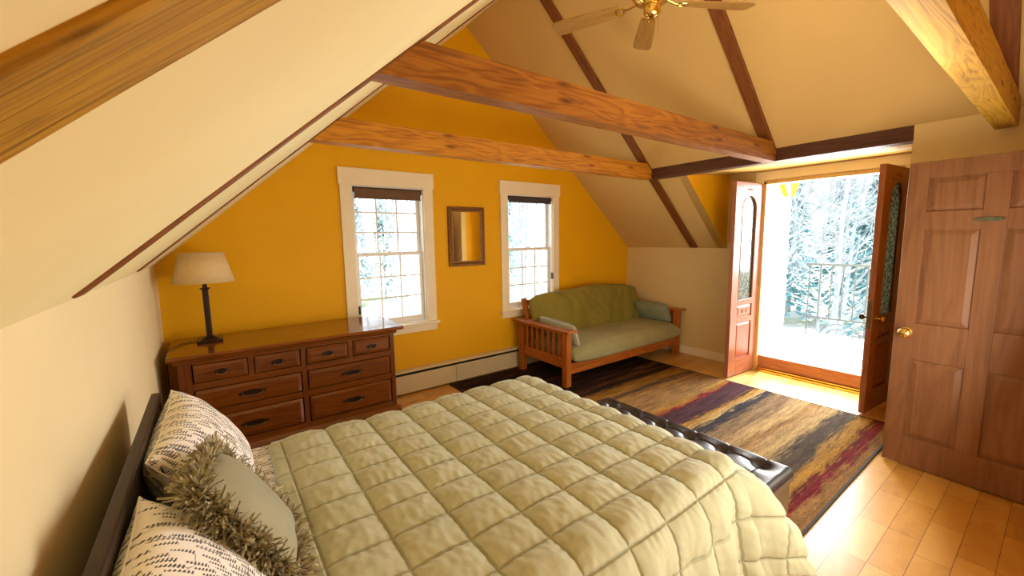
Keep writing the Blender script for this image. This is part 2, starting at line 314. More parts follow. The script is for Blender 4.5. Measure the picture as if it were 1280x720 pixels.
# ------------------------------------------------------------------ mesh builder
class MB:
    def __init__(s): s.bm = bmesh.new()
    def box(s, x0, x1, y0, y1, z0, z1, mat=None):
        vs = [V((x, y, z)) for x in (x0, x1) for y in (y0, y1) for z in (z0, z1)]
        if mat is not None: vs = [mat @ v for v in vs]
        v = [s.bm.verts.new(p) for p in vs]
        for f in ((0, 1, 3, 2), (4, 6, 7, 5), (0, 4, 5, 1), (2, 3, 7, 6), (0, 2, 6, 4), (1, 5, 7, 3)):
            s.bm.faces.new([v[i] for i in f])
        return s
    def prism(s, pts, ext):
        ext = V(ext); pts = [V(p) for p in pts]
        a = [s.bm.verts.new(p) for p in pts]; b = [s.bm.verts.new(p + ext) for p in pts]
        n = len(pts); s.bm.faces.new(a); s.bm.faces.new(b[::-1])
        for i in range(n): s.bm.faces.new([a[i], b[i], b[(i + 1) % n], a[(i + 1) % n]])
        return s
    def tube(s, path, rad, n=8, cap=True):
        path = [V(p) for p in path]
        if isinstance(rad, (int, float)): rad = [rad] * len(path)
        rings = []; ref = V((0, 0, 1))
        for i, p in enumerate(path):
            d = (path[min(i + 1, len(path) - 1)] - path[max(i - 1, 0)]).normalized()
            if abs(d.dot(ref)) > .95: ref = V((1, 0, 0)) if abs(d.x) < .9 else V((0, 1, 0))
            u = d.cross(ref).normalized(); w = d.cross(u).normalized()
            rings.append([s.bm.verts.new(p + rad[i] * (math.cos(2 * PI * k / n) * u + math.sin(2 * PI * k / n) * w)) for k in range(n)])
        for a, b in zip(rings, rings[1:]):
            for k in range(n): s.bm.faces.new([a[k], a[(k + 1) % n], b[(k + 1) % n], b[k]])
        if cap: s.bm.faces.new(rings[0][::-1]); s.bm.faces.new(rings[-1])
        return s
    def lathe(s, prof, c=(0, 0, 0), n=32, axis='z', cap=True):
        c = V(c); rings = []
        for r, h in prof:
            ring = []
            for k in range(n):
                a = 2 * PI * k / n; x, y = r * math.cos(a), r * math.sin(a)
                p = {'z': (x, y, h), 'x': (h, x, y), 'y': (x, h, y)}[axis]
                ring.append(s.bm.verts.new(c + V(p)))
            rings.append(ring)
        for a, b in zip(rings, rings[1:]):
            for k in range(n): s.bm.faces.new([a[k], a[(k + 1) % n], b[(k + 1) % n], b[k]])
        if cap:
            if prof[0][0] > 1e-4: s.bm.faces.new(rings[0][::-1])
            if prof[-1][0] > 1e-4: s.bm.faces.new(rings[-1])
        return s
    def grid(s, fn, nu, nv, uvfn=None, flip=False):
        uv = s.bm.loops.layers.uv.verify()
        vs = [[s.bm.verts.new(fn(i / nu, j / nv)) for j in range(nv + 1)] for i in range(nu + 1)]
        for i in range(nu):
            for j in range(nv):
                idx = [(i, j), (i + 1, j), (i + 1, j + 1), (i, j + 1)]
                if flip: idx = idx[::-1]
                f = s.bm.faces.new([vs[a][b] for a, b in idx])
                if uvfn:
                    for l, (a, b) in zip(f.loops, idx): l[uv].uv = uvfn(a / nu, b / nv)
        return s

def finish_mesh(mb, name, smooth=False, fix=True, ang=35):
    bm = mb.bm
    if fix: bmesh.ops.recalc_face_normals(bm, faces=bm.faces)
    me = bpy.data.meshes.new(name); bm.to_mesh(me); bm.free()
    if smooth:
        for p in me.polygons: p.use_smooth = True
        if ang: me.set_sharp_from_angle(angle=math.radians(ang))
    return me
def obj(name, mb, mat, parent=None, bevel=0, smooth=False, loc=None, seg=2, fix=True, ang=35, subsurf=0, solid=0):
    """mesh vertices are given in world space; they are moved into the object's own space"""
    me = finish_mesh(mb, name, smooth, fix, ang)
    o = bpy.data.objects.new(name, me); COL.objects.link(o)
    if isinstance(mat, str): mat = M[mat]
    me.materials.append(mat)
    if parent is not None:
        o.parent = parent
        me.transform(world_of(parent).inverted())
    if parent is None:
        if loc is None:
            xs = [v.co for v in me.vertices]
            lo = V([min(c[i] for c in xs) for i in range(3)]); hi = V([max(c[i] for c in xs) for i in range(3)])
            loc = ((lo.x + hi.x) / 2, (lo.y + hi.y) / 2, lo.z)
        me.transform(Matrix.Translation(-V(loc))); o.location = loc
    if solid:
        mo = o.modifiers.new('t', 'SOLIDIFY'); mo.thickness = solid; mo.offset = -1
    if bevel:
        mo = o.modifiers.new('b', 'BEVEL'); mo.width = bevel; mo.segments = seg; mo.limit_method = 'ANGLE'; mo.angle_limit = math.radians(40)
    if subsurf:
        mo = o.modifiers.new('s', 'SUBSURF'); mo.levels = mo.render_levels = subsurf
    return o
def world_of(o):
    m = Matrix.LocRotScale(o.location, o.rotation_euler, o.scale)
    return world_of(o.parent) @ m if o.parent else m
def tag(o, label=None, cat=None, group=None, kind=None):
    if label: o['label'] = label
    if cat: o['category'] = cat
    if group: o['group'] = group
    if kind: o['kind'] = kind
    return o
def thing(name, label, cat, loc=(0, 0, 0), rotz=0, group=None):
    o = bpy.data.objects.new(name, None); COL.objects.link(o); o.empty_display_size = .1
    o.location = loc; o.rotation_euler = (0, 0, rotz)
    return tag(o, label, cat, group)
def struct(o, label=None, cat=None): return tag(o, label, cat, None, 'structure')
def dup(root, loc=None, rotz=None, label=None):
    r = root.copy(); COL.objects.link(r)
    if loc is not None: r.location = loc
    if rotz is not None: r.rotation_euler = (0, 0, rotz)
    if label: r['label'] = label
    for ch in list(root.children):
        c = ch.copy(); COL.objects.link(c); c.parent = r
        for g in list(ch.children):
            d = g.copy(); COL.objects.link(d); d.parent = c
    return r
def B(*a): return MB().box(*a)

# ================================================================== SETTING
struct(obj('floor', B(-.15, W + .15, YR - .15, .15, -.12, 0), 'floor', loc=(0, 0, 0)), 'pale maple plank floor', 'floor')
# left knee wall, rear wall, right knee wall with door opening
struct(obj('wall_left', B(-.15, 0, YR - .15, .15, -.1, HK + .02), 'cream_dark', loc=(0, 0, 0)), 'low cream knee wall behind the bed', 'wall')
rw = MB().prism([(-.1, YR, 0), (W, YR, 0), (W, YR, HK), (W / 2, YR, RIDGE + .02), (-.1, YR, HK)], (0, -.15, 0))
struct(obj('wall_rear', rw, 'yellow', loc=(0, 0, 0)), 'yellow end wall behind the viewpoint', 'wall')
DY0, DY1, DZ = -1.88, -3.06, 2.185     # door opening
wr = MB(); wr.box(W, W + .15, DY0, .15, 0, HK); wr.box(W, W + .15, DY0, YC0, HK, 2.32)
wr.box(W, W + .15, YC1, DY1, 0, 2.32); wr.box(W, W + .15, DY1, DY0, DZ, 2.32)
struct(obj('wall_right', wr, 'cream_right', loc=(0, 0, 0)), 'cream knee wall and dormer wall around the french doors', 'wall')
ck = MB().prism([(XP + .09, YC0 - .006, slopeR(XP + .09)), (W + .02, YC0 - .006, slopeR(W + .02)), (W + .02, YC0 - .006, 2.36), (XP + .09, YC0 - .006, 2.36)], (0, .1, 0))
struct(obj('wall_dormer', ck, 'yellow', loc=(0, 0, 0)), 'yellow triangular cheek wall of the dormer', 'wall')
ck2 = MB().box(XP + .02, W, YC1 - .1, YC1, 0, 2.36)
struct(obj('wall_dormer_side', ck2, 'yellow', loc=(0, 0, 0)), 'yellow dormer side wall behind the open interior door', 'wall')
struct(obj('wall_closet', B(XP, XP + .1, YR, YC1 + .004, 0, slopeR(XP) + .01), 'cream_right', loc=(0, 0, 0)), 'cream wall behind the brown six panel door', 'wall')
# gable wall with two window openings
GX = [(1.435, 2.155), (3.215, 3.935)]; GZ0, GZ1 = .735, 2.115
gw = MB(); T = .15
def roof(x): return min(slopeL(x), slopeR(x)) + .03
xs = [-.1, GX[0][0], GX[0][1], W / 2, GX[1][0], GX[1][1], W + .1]
for a, b in zip(xs, xs[1:]):
    win = any(abs(a - g[0]) < 1e-6 and abs(b - g[1]) < 1e-6 for g in GX)
    if win:
        gw.box(a, b, 0, T, 0, GZ0); gw.prism([(a, 0, GZ1), (b, 0, GZ1), (b, 0, roof(b)), (a, 0, roof(a))], (0, T, 0))
    else:
        gw.prism([(a, 0, 0), (b, 0, 0), (b, 0, roof(b)), (a, 0, roof(a))], (0, T, 0))
struct(obj('wall_gable', gw, 'yellow', loc=(0, 0, 0)), 'bright yellow gable wall with two windows', 'wall')
# ceilings
cl = MB().prism([(-.15, YR - .1, HK + .006 - .15 * SL), (W / 2, YR - .1, RIDGE + .006), (W / 2, YR - .1, RIDGE + .18), (-.15, YR - .1, HK + .05)], (0, -YR + .25, 0))
struct(obj('ceiling', cl, 'cream', loc=(0, 0, 0)), 'cream sloped ceiling over the bed', 'ceiling')
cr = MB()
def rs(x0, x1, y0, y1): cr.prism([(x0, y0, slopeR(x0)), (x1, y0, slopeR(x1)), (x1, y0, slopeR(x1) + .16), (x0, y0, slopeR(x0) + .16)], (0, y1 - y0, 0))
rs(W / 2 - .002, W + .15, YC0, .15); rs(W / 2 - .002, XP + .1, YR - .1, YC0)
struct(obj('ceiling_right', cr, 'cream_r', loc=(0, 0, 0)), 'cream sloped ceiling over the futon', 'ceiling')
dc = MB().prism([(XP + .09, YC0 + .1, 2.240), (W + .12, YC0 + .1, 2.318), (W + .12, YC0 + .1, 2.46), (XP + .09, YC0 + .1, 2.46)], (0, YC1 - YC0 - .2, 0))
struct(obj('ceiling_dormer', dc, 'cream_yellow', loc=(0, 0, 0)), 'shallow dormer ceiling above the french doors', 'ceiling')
struct(obj('baseboard_right', B(W - .015, W, YC0 - .40, -.08, 0, .105), 'trim', bevel=.004), 'cream baseboard beside the futon', 'baseboard')
# exterior eave of the dormer roof
# ------------------------------------------------------------------ timber frame (each timber a thing)
def beam(name, p0, p1, width, depth, mat, label, cat, up=(0, 0, 1), group=None, jit=.0015):
    """timber with its own x axis along its length; p0,p1 = centre line"""
    p0, p1 = V(p0), V(p1); d = p1 - p0; ln = d.length; X = d.normalized(); Z = (V(up) - V(up).dot(X) * X).normalized(); Y = Z.cross(X)
    bm = bmesh.new(); n = max(4, int(ln / .12)); rings = []
    for i in range(n + 1):
        x = ln * i / n
        ring = []
        for sy, sz in ((-1, -1), (1, -1), (1, 1), (-1, 1)):
            j = V((x * 3 + sy, sy * 7 + sz * 3, width * 50 + p0.x))
            e = noise.noise(j) * jit * 2
            ring.append(bm.verts.new((x, sy * (width / 2) + e, sz * depth / 2 + e)))
        rings.append(ring)
    for a, b in zip(rings, rings[1:]):
        for k in range(4): bm.faces.new([a[k], a[(k + 1) % 4], b[(k + 1) % 4], b[k]])
    bm.faces.new(rings[0][::-1]); bm.faces.new(rings[-1])
    bmesh.ops.recalc_face_normals(bm, faces=bm.faces)
    me = bpy.data.meshes.new(name); bm.to_mesh(me); bm.free(); me.materials.append(M[mat])
    o = bpy.data.objects.new(name, me); COL.objects.link(o)
    R = Matrix((X, Y, Z)).transposed().to_4x4(); R.translation = p0
    o.matrix_world = R
    mo = o.modifiers.new('b', 'BEVEL'); mo.width = .005; mo.segments = 2; mo.limit_method = 'ANGLE'; mo.angle_limit = math.radians(40)
    return tag(o, label, cat, group)
TY = [(-1.03, -1.13), (-2.295, -2.395), (-3.655, -3.75)]
ZB = 2.233
def collar(y0, y1, x1, mat, label):
    zt = ZB + .162; yc = (y0 + y1) / 2
    o = beam('collar_beam', (.84, yc, ZB + .081), (x1, yc, ZB + .081), abs(y1 - y0), .162, mat, label, 'beam')
    # cut the left end along the roof slope
    me = o.data; inv = o.matrix_world.inverted(); mw = o.matrix_world
    for v in me.vertices:
        w = mw @ v.co
        if w.x < (w.z - HK) / SL: w.x = (w.z - HK + .004) / SL; v.co = inv @ w
    return o
collar(*TY[0], XP, 'fir', 'knotty orange collar beam nearest the yellow gable wall')
collar(*TY[1], XP, 'fir_mid', 'middle thick collar beam crossing below the ceiling fan')
collar(*TY[2], XP - .02, 'fir_gold', 'pale collar beam at the upper right above the open brown door')
def rafter(side, y0, y1, xa, xb, prot, mat, label):
    yc = (y0 + y1) / 2; dep = prot + .05
    nrm = V((-SL, 0, 1)).normalized() if side == 'L' else V((SL, 0, 1)).normalized()
    f = slopeL if side == 'L' else slopeR
    o0 = -prot + dep / 2
    p0 = V((xa, yc, f(xa))) + nrm * o0; p1 = V((xb, yc, f(xb))) + nrm * o0
    return beam('rafter', p0, p1, abs(y1 - y0), dep, mat, label, 'rafter', up=nrm, jit=.001)
rafter('L', *TY[0], .02, 2.70, .002, 'fir_dark', 'thin rafter on the left slope nearest the yellow wall')
rafter('L', *TY[1], .02, 2.70, .004, 'fir_dark', 'long thin rafter on the left slope meeting the thick middle beam')
rafter('L', -3.652, -3.748, .02, 2.70, .003, 'fir_near', 'large golden rafter crossing the upper left corner')
rafter('R', *TY[0], 2.76, W - .02, .022, 'fir_dark', 'rafter on the right slope running down behind the futon')
rafter('R', *TY[1], 2.76, XP + .03, .022, 'fir_dark', 'rafter on the right slope ending above the french doors')
rafter('R', -3.63, -3.74, 2.76, XP + .03, .022, 'fir_dark', 'dark rafter at the far upper right above the brown door')
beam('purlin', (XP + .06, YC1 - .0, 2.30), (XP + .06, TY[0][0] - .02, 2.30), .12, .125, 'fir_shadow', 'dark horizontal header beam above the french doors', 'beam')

# ------------------------------------------------------------------ windows
def window(name, x0, x1, label, upper_muntins, latch_left):
    r = thing(name, label, 'window', (( x0 + x1) / 2, 0, .64)); r['kind'] = 'structure'
    z0, z1 = GZ0, GZ1; c = .10
    cs = MB(); cs.box(x0 - c, x0 + .004, -.022, 0, z0 - .01, z1); cs.box(x1 - .004, x1 + c, -.022, 0, z0 - .01, z1)
    obj('casing', cs, 'trim', r, bevel=.003)
    obj('head_casing', B(x0 - c - .012, x1 + c + .012, -.030, 0, z1 - .004, z1 + .150), 'trim', r, bevel=.003)
    obj('sill', B(x0 - c - .02, x1 + c + .02, -.055, .03, z0 - .028, z0), 'trim', r, bevel=.004)
    obj('apron', B(x0 - c, x1 + c, -.02, 0, z0 - .10, z0 - .028), 'trim', r, bevel=.003)
    jb = MB(); jb.box(x0 - .002, x0 + .016, -.004, .15, z0, z1); jb.box(x1 - .016, x1 + .002, -.004, .15, z0, z1); jb.box(x0, x1, -.004, .15, z1 - .016, z1 + .002); jb.box(x0, x1, -.0, .16, z0 - .002, z0 + .016)
    obj('jamb', jb, 'vinyl', r, bevel=.002)
    a, b = x0 + .016, x1 - .016; zm = 1.445
    def sash(nm_, zz0, zz1, y, bot, top, munt):
        s = MB(); st = .036
        s.box(a, a + st, y, y + .032, zz0, zz1); s.box(b - st, b, y, y + .032, zz0, zz1)
        s.box(a + st, b - st, y, y + .032, zz0, zz0 + bot); s.box(a + st, b - st, y, y + .032, zz1 - top, zz1)
        so = obj(nm_, s, 'vinyl', r, bevel=.002)
        obj('pane', B(a + st - .003, b - st + .003, y + .014, y + .018, zz0 + bot - .003, zz1 - top + .003), 'glass', so)
        if munt:
            g = MB(); w = (b - a - 2 * st); h = zz1 - zz0 - bot - top
            for k in (1, 2):
                xx = a + st + w * k / 3; g.box(xx - .007, xx + .007, y + .008, y + .024, zz0 + bot, zz1 - top)
                zz = zz0 + bot + h * k / 3; g.box(a + st, b - st, y + .009, y + .023, zz - .007, zz + .007)
            obj('muntins', g, 'vinyl', so)
        return so
    sash('lower_sash', z0 + .016, zm + .03, .040, .055, .032, True)
    sash('upper_sash', zm, z1 - .016, .078, .032, .036, upper_muntins)
    lk = MB().lathe([(.016, 0), (.016, .008), (.006, .012)], ((x0 + x1) / 2, .052, zm + .03), 16); lk.box((x0 + x1) / 2 - .02, (x0 + x1) / 2 + .02, .045, .060, zm + .034, zm + .042)
    obj('sash_lock', lk, 'vinyl', r)
    xl = x0 + .008 if latch_left else x1 - .022
    lz = .93 if latch_left else 1.10
    obj('cord_cleat', B(xl, xl + .014, -.03, .01, lz - .04, lz + .04), 'black', r, bevel=.003)
    return r
window('window_1', *GX[0], 'left white double hung window beside the table lamp', True, True)
window('window_2', *GX[1], 'right white double hung window behind the futon arm', False, False)
def blind(x0, x1, mat, label, drop):
    r = thing('roller_blind', label, 'blind', ((x0 + x1) / 2, .02, 2.02))
    mb = MB().tube([(x0 + .03, .018, 2.072), (x1 - .03, .018, 2.072)], .024, 20)
    obj('roll', mb, mat, r, smooth=True)
    obj('fabric_panel', B(x0 + .03, x1 - .03, -.004, -.001, 2.072 - drop, 2.085), mat, r)
    obj('hem_bar', MB().tube([(x0 + .03, -.003, 2.072 - drop), (x1 - .03, -.003, 2.072 - drop)], .007, 10), mat, r, smooth=True)
    br = MB(); br.box(x0 + .017, x0 + .022, -.006, .04, 2.05, 2.098); br.box(x1 - .022, x1 - .017, -.006, .04, 2.05, 2.098)
    br.box(x0 + .018, x1 - .018, -.005, .03, 2.094, 2.0985)
    obj('bracket', br, 'black', r)
blind(*GX[0], 'blind_tan', 'brown roller blind rolled up in the left window', .075)
blind(*GX[1], 'blind_dark', 'dark grey roller blind rolled up in the right window', .045)

# ------------------------------------------------------------------ baseboard heater
hr = thing('baseboard_heater', 'long cream baseboard heater along the yellow gable wall', 'heater', (3.2, -.04, 0))
X0h, X1h = .06, W - .03
obj('back_panel', B(X0h, X1h, -.012, 0, .015, .245), 'heater', hr)
top = MB().prism([(X0h, -.012, .262), (X0h, -.012, .250), (X0h, -.050, .246), (X0h, -.066, .232), (X0h, -.070, .236), (X0h, -.053, .253)], (X1h - X0h, 0, 0))
obj('top_cover', top, 'heater', hr)
obj('fin_element', B(X0h + .02, X1h - .02, -.055, -.014, .10, .215), 'dark', hr)
seams = [X0h, 2.44, 4.3, X1h]
for a, b in zip(seams, seams[1:]):
    fp = MB().prism([(a + .002, -.066, .018), (a + .002, -.072, .022), (a + .002, -.072, .198), (a + .002, -.064, .208), (a + .002, -.061, .206), (a + .002, -.067, .196), (a + .002, -.067, .03)], (b - a - .004, 0, 0))
    obj('front_panel', fp, 'heater', hr)
for xe in (X0h - .008, X1h - .004): obj('end_cap', B(xe, xe + .012, -.074, 0, 0, .262), 'heater', hr, bevel=.002)

# ------------------------------------------------------------------ french doors
fr = MB()
fr.box(W - .012, W + .15, DY0 - .03, DY0 + .004, 0, DZ); fr.box(W - .012, W + .15, DY1 - .004, DY1 + .03, 0, DZ); fr.box(W - .012, W + .15, DY1 - .004, DY0 + .004, DZ - .03, DZ + .004)
struct(obj('trim_1', fr, 'jamb', bevel=.003), 'pale wooden jamb around the french door opening', 'door frame')
cs = MB(); cs.box(W - .022, W, DY0 + .0, DY0 + .085, 0, 2.20); cs.box(W - .022, W, DY1 - .085, DY1, 0, 2.20); cs.box(W - .022, W, DY1 - .085, DY0 + .085, 2.20, 2.295)
struct(obj('trim_2', cs, 'trim', bevel=.003), 'cream casing around the french door opening', 'door casing')
th = MB(); th.box(W + .02, W + .075, DY1 + .03, DY0 - .03, .03, .178)
struct(obj('trim_3', th, 'sillwood', bevel=.004), 'brown kick board across the foot of the door opening', 'threshold')
th = MB(); th.box(W - .03, W + .16, DY1 + .028, DY0 - .028, 0, .024); th.box(W - .006, W + .02, DY1 + .03, DY0 - .03, .024, .042)
struct(obj('trim_4', th, 'brass', bevel=.003), 'golden metal threshold strip below the kick board', 'threshold')

def french_leaf(name, hinge, free, label, lock):
    """leaf in its own frame: local x from hinge to free edge, y thickness, z up"""
    h = V(hinge); d = V(free) - h; wd = d.length; ang = math.atan2(d.y, d.x)
    r = thing(name, label, 'door', (h.x, h.y, .015), ang); r['kind'] = 'structure'
    mw = world_of(r); H = 2.145; t = .022
    g0, g1 = wd * .215, wd * .765; gc = (g0 + g1) / 2; gr = (g1 - g0) / 2
    zb, zt = .85, 2.02; zs = zt - gr    # glass bottom, top, spring line
    def add(nm_, mb, mat, par=r, **kw):
        mb.bm.transform(mw); return obj(nm_, mb, mat, par, **kw)
    s = MB(); s.box(0, g0, -t, t, 0, H); s.box(g1, wd, -t, t, 0, H)
    add('stile', s, 'mahog_z', bevel=.003)
    rl = MB(); rl.box(g0, g1, -t, t, 0, .19); rl.box(g0, g1, -t, t, .60, .66); rl.box(g0, g1, -t, t, .80, zb)
    n = 20     # arched head rail
    arc = [(gc - gr * math.cos(PI * k / n), zs + gr * math.sin(PI * k / n)) for k in range(n + 1)]
    for (xa, za), (xb, zb_) in zip(arc, arc[1:]):
        rl.prism([(xa, -t, za), (xb, -t, zb_), (xb, -t, H), (xa, -t, H)], (0, 2 * t, 0))
    add('rail', rl, 'mahog_x')
    gp = [(g0, 0, zb), (g1, 0, zb)] + [(x, 0, z) for x, z in arc[::-1]]
    go = add('arched_glass', MB().prism([(x, -.004, z) for x, y, z in gp], (0, .008, 0)), 'frosted')
    for sd in (-1, 1):
        path = [(g0 + .008, sd * .017, zb + .008), (g0 + .008, sd * .017, zs)] + [(gc - (gr - .008) * math.cos(PI * k / n), sd * .017, zs + (gr - .008) * math.sin(PI * k / n)) for k in range(1, n)] + [(g1 - .008, sd * .017, zs), (g1 - .008, sd * .017, zb + .008), (g0 + .008, sd * .017, zb + .008)]
        add('glass_bead', MB().tube(path, .009, 8), 'mahog_z', smooth=True)
        path2 = [(x * .82 + gc * .18, sd * .006, zb + .05 + (z - zb) * .93) for x, _, z in path]
        add('lead_came', MB().tube(path2, .0035, 6), 'old_brass', go, smooth=True)
    def raised(z0, z1, nm_, mat):
        mb = MB()
        mb.box(g0, g1, -.008, .008, z0, z1)
        m_ = .03
        for sd in (-1, 1):
            a = [(g0 + .01, sd * .008, z0 + .01), (g1 - .01, sd * .008, z0 + .01), (g1 - .01, sd * .008, z1 - .01), (g0 + .01, sd * .008, z1 - .01)]
            b_ = [(g0 + m_, sd * .018, z0 + m_), (g1 - m_, sd * .018, z0 + m_), (g1 - m_, sd * .018, z1 - m_), (g0 + m_, sd * .018, z1 - m_)]
            va = [mb.bm.verts.new(p) for p in a]; vb = [mb.bm.verts.new(p) for p in b_]
            mb.bm.faces.new(vb)
            for k in range(4): mb.bm.faces.new([va[k], va[(k + 1) % 4], vb[(k + 1) % 4], vb[k]])
        return add(nm_, mb, mat)
    raised(.19, .60, 'lower_panel', 'mahog_panel')
    cp = raised(.66, .80, 'carved_panel', 'mahog_z')
    cv = MB()     # carved scroll relief on both faces
    for sd in (-1, 1):
        for k in (-1, 1):
            pts = [(gc + k * (.02 + .05 * tt) * 1.0 + k * .018 * math.sin(tt * 7), sd * .019, .73 + .022 * math.cos(tt * 7)) for tt in [i / 16 for i in range(17)]]
            cv.tube(pts, [.004 * (1 - .5 * i / 16) for i in range(17)], 6)
        pts = [(gc + k * .06, sd * .022, H - .075 + .012 * math.cos(k * 9)) for k in [i / 8 - 1 for i in range(17)]]
        cv.tube(pts, .004, 6)
    add('carving', cv, 'mahog_z', cp, smooth=True)
    hg = MB()
    for z in (.2, 1.05, 1.9): hg.tube([(-.006, -t - .006, z - .045), (-.006, -t - .006, z + .045)], .008, 8); hg.box(-.003, .001, -t - .004, t, z - .045, z + .045)
    add('hinge', hg, 'black', smooth=True)
    if lock:
        lp = MB().box(wd - .001, wd + .002, -.013, .013, .76, 1.0); add('lock_plate', lp, 'old_brass')
        for sd, mt in ((1, 'brass'), (-1, 'black')):
            kb = MB().lathe([(.026, 0), (.026, .006), (.010, .009), (.010, .03), (.022, .038), (.027, .05), (.022, .062), (.0001, .067)], (0, 0, 0), 20, 'y')
            kb.bm.transform(Matrix.Translation((wd - .06, sd * t, .85)) @ (Matrix.Identity(4) if sd > 0 else Matrix.Rotation(PI, 4, 'Z')))
            add('door_knob', kb, mt, smooth=True)
    return r
french_leaf('door_1', (W - .014, -1.86, 0), (4.875, -1.835, 0), 'left french door leaf with arched pebbled glass opened inward', False)
french_leaf('door_2', (W - .014, -3.078, 0), (4.86, -3.03, 0), 'right french door leaf seen edge on with brass knob', True)

# ------------------------------------------------------------------ interior six panel door
def panel_door():
    hinge = V((4.055, -4.135, 0)); free = V((4.098, -3.338, 0)); d = free - hinge; wd = d.length; ang = math.atan2(d.y, d.x)
    r = thing('door_3', 'brown six panel pine door with oval brass knob, at the right edge', 'door', (hinge.x, hinge.y, .012), ang); r['kind'] = 'structure'
    mw = world_of(r); t = .019; H = 2.03
    def add(nm_, mb, mat, par=r, **kw): mb.bm.transform(mw); return obj(nm_, mb, mat, par, **kw)
    # local x from hinge, so free edge at wd; +y local faces the camera side (-x world)
    cols = [(.105, .355), (.455, .700)]; rows = [(.20, .74), (.985, 1.60), (1.715, 1.925)]
    s = MB(); s.box(0, cols[0][0], -t, t, 0, H); s.box(cols[1][1], wd, -t, t, 0, H); s.box(cols[0][1], cols[1][0], -t, t, rows[0][0], rows[2][1])
    st = add('stile', s, 'door_z', bevel=.002)
    rl = MB()
    for z0, z1 in ((0, .20), (1.925, H)): rl.box(cols[0][0], cols[1][1], -t, t, z0, z1)
    for z0, z1 in ((.74, .985), (1.60, 1.715)):
        for a, b in cols: rl.box(a, b, -t, t, z0, z1)
    add('rail', rl, 'door_z', bevel=.002)
    for (a, b) in cols:
        for (z0, z1) in rows:
            mb = MB(); mb.box(a, b, -.006, .006, z0, z1); m_ = .035
            for sd in (-1, 1):
                A = [(a + .006, sd * .006, z0 + .006), (b - .006, sd * .006, z0 + .006), (b - .006, sd * .006, z1 - .006), (a + .006, sd * .006, z1 - .006)]
                Bq = [(a + m_, sd * .015, z0 + m_), (b - m_, sd * .015, z0 + m_), (b - m_, sd * .015, z1 - m_), (a + m_, sd * .015, z1 - m_)]
                va = [mb.bm.verts.new(p) for p in A]; vb = [mb.bm.verts.new(p) for p in Bq]; mb.bm.faces.new(vb)
                for k in range(4): mb.bm.faces.new([va[k], va[(k + 1) % 4], vb[(k + 1) % 4], vb[k]])
            add('panel', mb, 'door_z')
    for sd in (1, -1):
        kb = MB().lathe([(.033, 0), (.033, .005), (.012, .009), (.011, .025), (.025, .034), (.033, .048), (.029, .060), (.012, .067), (.0001, .068)], (0, 0, 0), 24, 'y')
        kb.bm.transform(Matrix.Translation((wd - .062, sd * t, .92)) @ (Matrix.Identity(4) if sd > 0 else Matrix.Rotation(PI, 4, 'Z')))
        add('door_knob', kb, 'brass', smooth=True)
    # small dull green oval plaque
    pl = MB(); n = 28
    pts = [(.425 + .062 * math.copysign(abs(math.cos(2 * PI * k / n)) ** .7, math.cos(2 * PI * k / n)), t, 1.657 + .013 * math.copysign(abs(math.sin(2 * PI * k / n)) ** .7, math.sin(2 * PI * k / n))) for k in range(n)]
    pl.prism(pts, (0, .006, 0)); add('plaque', pl, 'plaque', bevel=.002)
    return r
M['plaque'] = plain('green_plaque', (.10, .10, .055), .4, var=.3, scale=60)
panel_door()

# ------------------------------------------------------------------ rug
rg = MB()
rugfn = lambda u, v: V((2.35 + 2.45 * u + .004 * math.sin(v * 31), -3.30 + 3.22 * v + .004 * math.sin(u * 23), .0135 + .0015 * noise.noise(V((u * 40, v * 40, 0)))))
rr = thing('area_rug', 'large rug with brown, tan, purple and magenta streaked bands', 'rug', (2.35, -3.30, 0))
rg.box(2.352, 4.798, -3.298, -.082, .001, .0105); obj('pile', rg, 'rug', rr, bevel=.004)
bd = MB(); 
bd.box(2.345, 4.805, -3.306, -3.290, .0, .0125); bd.box(2.345, 4.805, -.09, -.078, .0, .0125); bd.box(2.342, 2.356, -3.306, -.078, .0, .0125); bd.box(4.794, 4.808, -3.306, -.078, .0, .0125)
obj('binding', bd, 'dark', rr, bevel=.003)

# ------------------------------------------------------------------ dresser
dr = thing('dresser', 'long reddish cherry dresser with eight drawers below the left window', 'dresser', (.81, -.40, 0))
fx0, fx1, fy, by = .105, 1.525, -.685, -.085
cs = MB()
cs.box(fx0, fx0 + .022, fy, by, .10, .848); cs.box(fx1 - .022, fx1, fy, by, .10, .848); cs.box(fx0 + .022, fx1 - .022, by - .012, by, .10, .848); cs.box(fx0 + .022, fx1 - .022, fy + .02, by - .012, .10, .13)
obj('case', cs, 'cherry_z', dr, bevel=.003)
ff = MB()
for xa, xb in ((fx0, .175), (.815, .850), (1.487, fx1)): obj('face_stile', B(xa, xb, fy - .015, fy + .02, .17, .848), 'cherry_z', dr, bevel=.003)
fr2 = MB()
for xa, xb in ((.175, .815), (.850, 1.487)):
    fr2.box(xa, xb, fy - .015, fy + .02, .808, .848); fr2.box(xa, xb, fy - .015, fy + .02, .635, .680); fr2.box(xa, xb, fy - .015, fy + .02, .436, .482); fr2.box(xa, xb, fy - .015, fy + .02, .17, .236)
fr2.box(.486, .520, fy - .015, fy + .02, .680, .808); fr2.box(1.152, 1.187, fy - .015, fy + .02, .680, .808)
obj('face_rail', fr2, 'cherry_x', dr, bevel=.003)
tp = MB().prism([(.055, by + .005, .850), (.055, fy - .045, .850), (.055, fy - .058, .862), (.055, fy - .058, .872), (.055, fy - .050, .880), (.055, by + .005, .880)], (1.545, 0, 0))
obj('top', tp, 'cherry_top', dr, bevel=.004)
tm = MB().prism([(fx0 - .02, fy - .015, .820), (fx0 - .02, fy - .022, .826), (fx0 - .02, fy - .034, .850), (fx0 - .02, fy - .015, .850)], (fx1 - fx0 + .04, 0, 0))
obj('cornice', tm, 'cherry_x', dr)
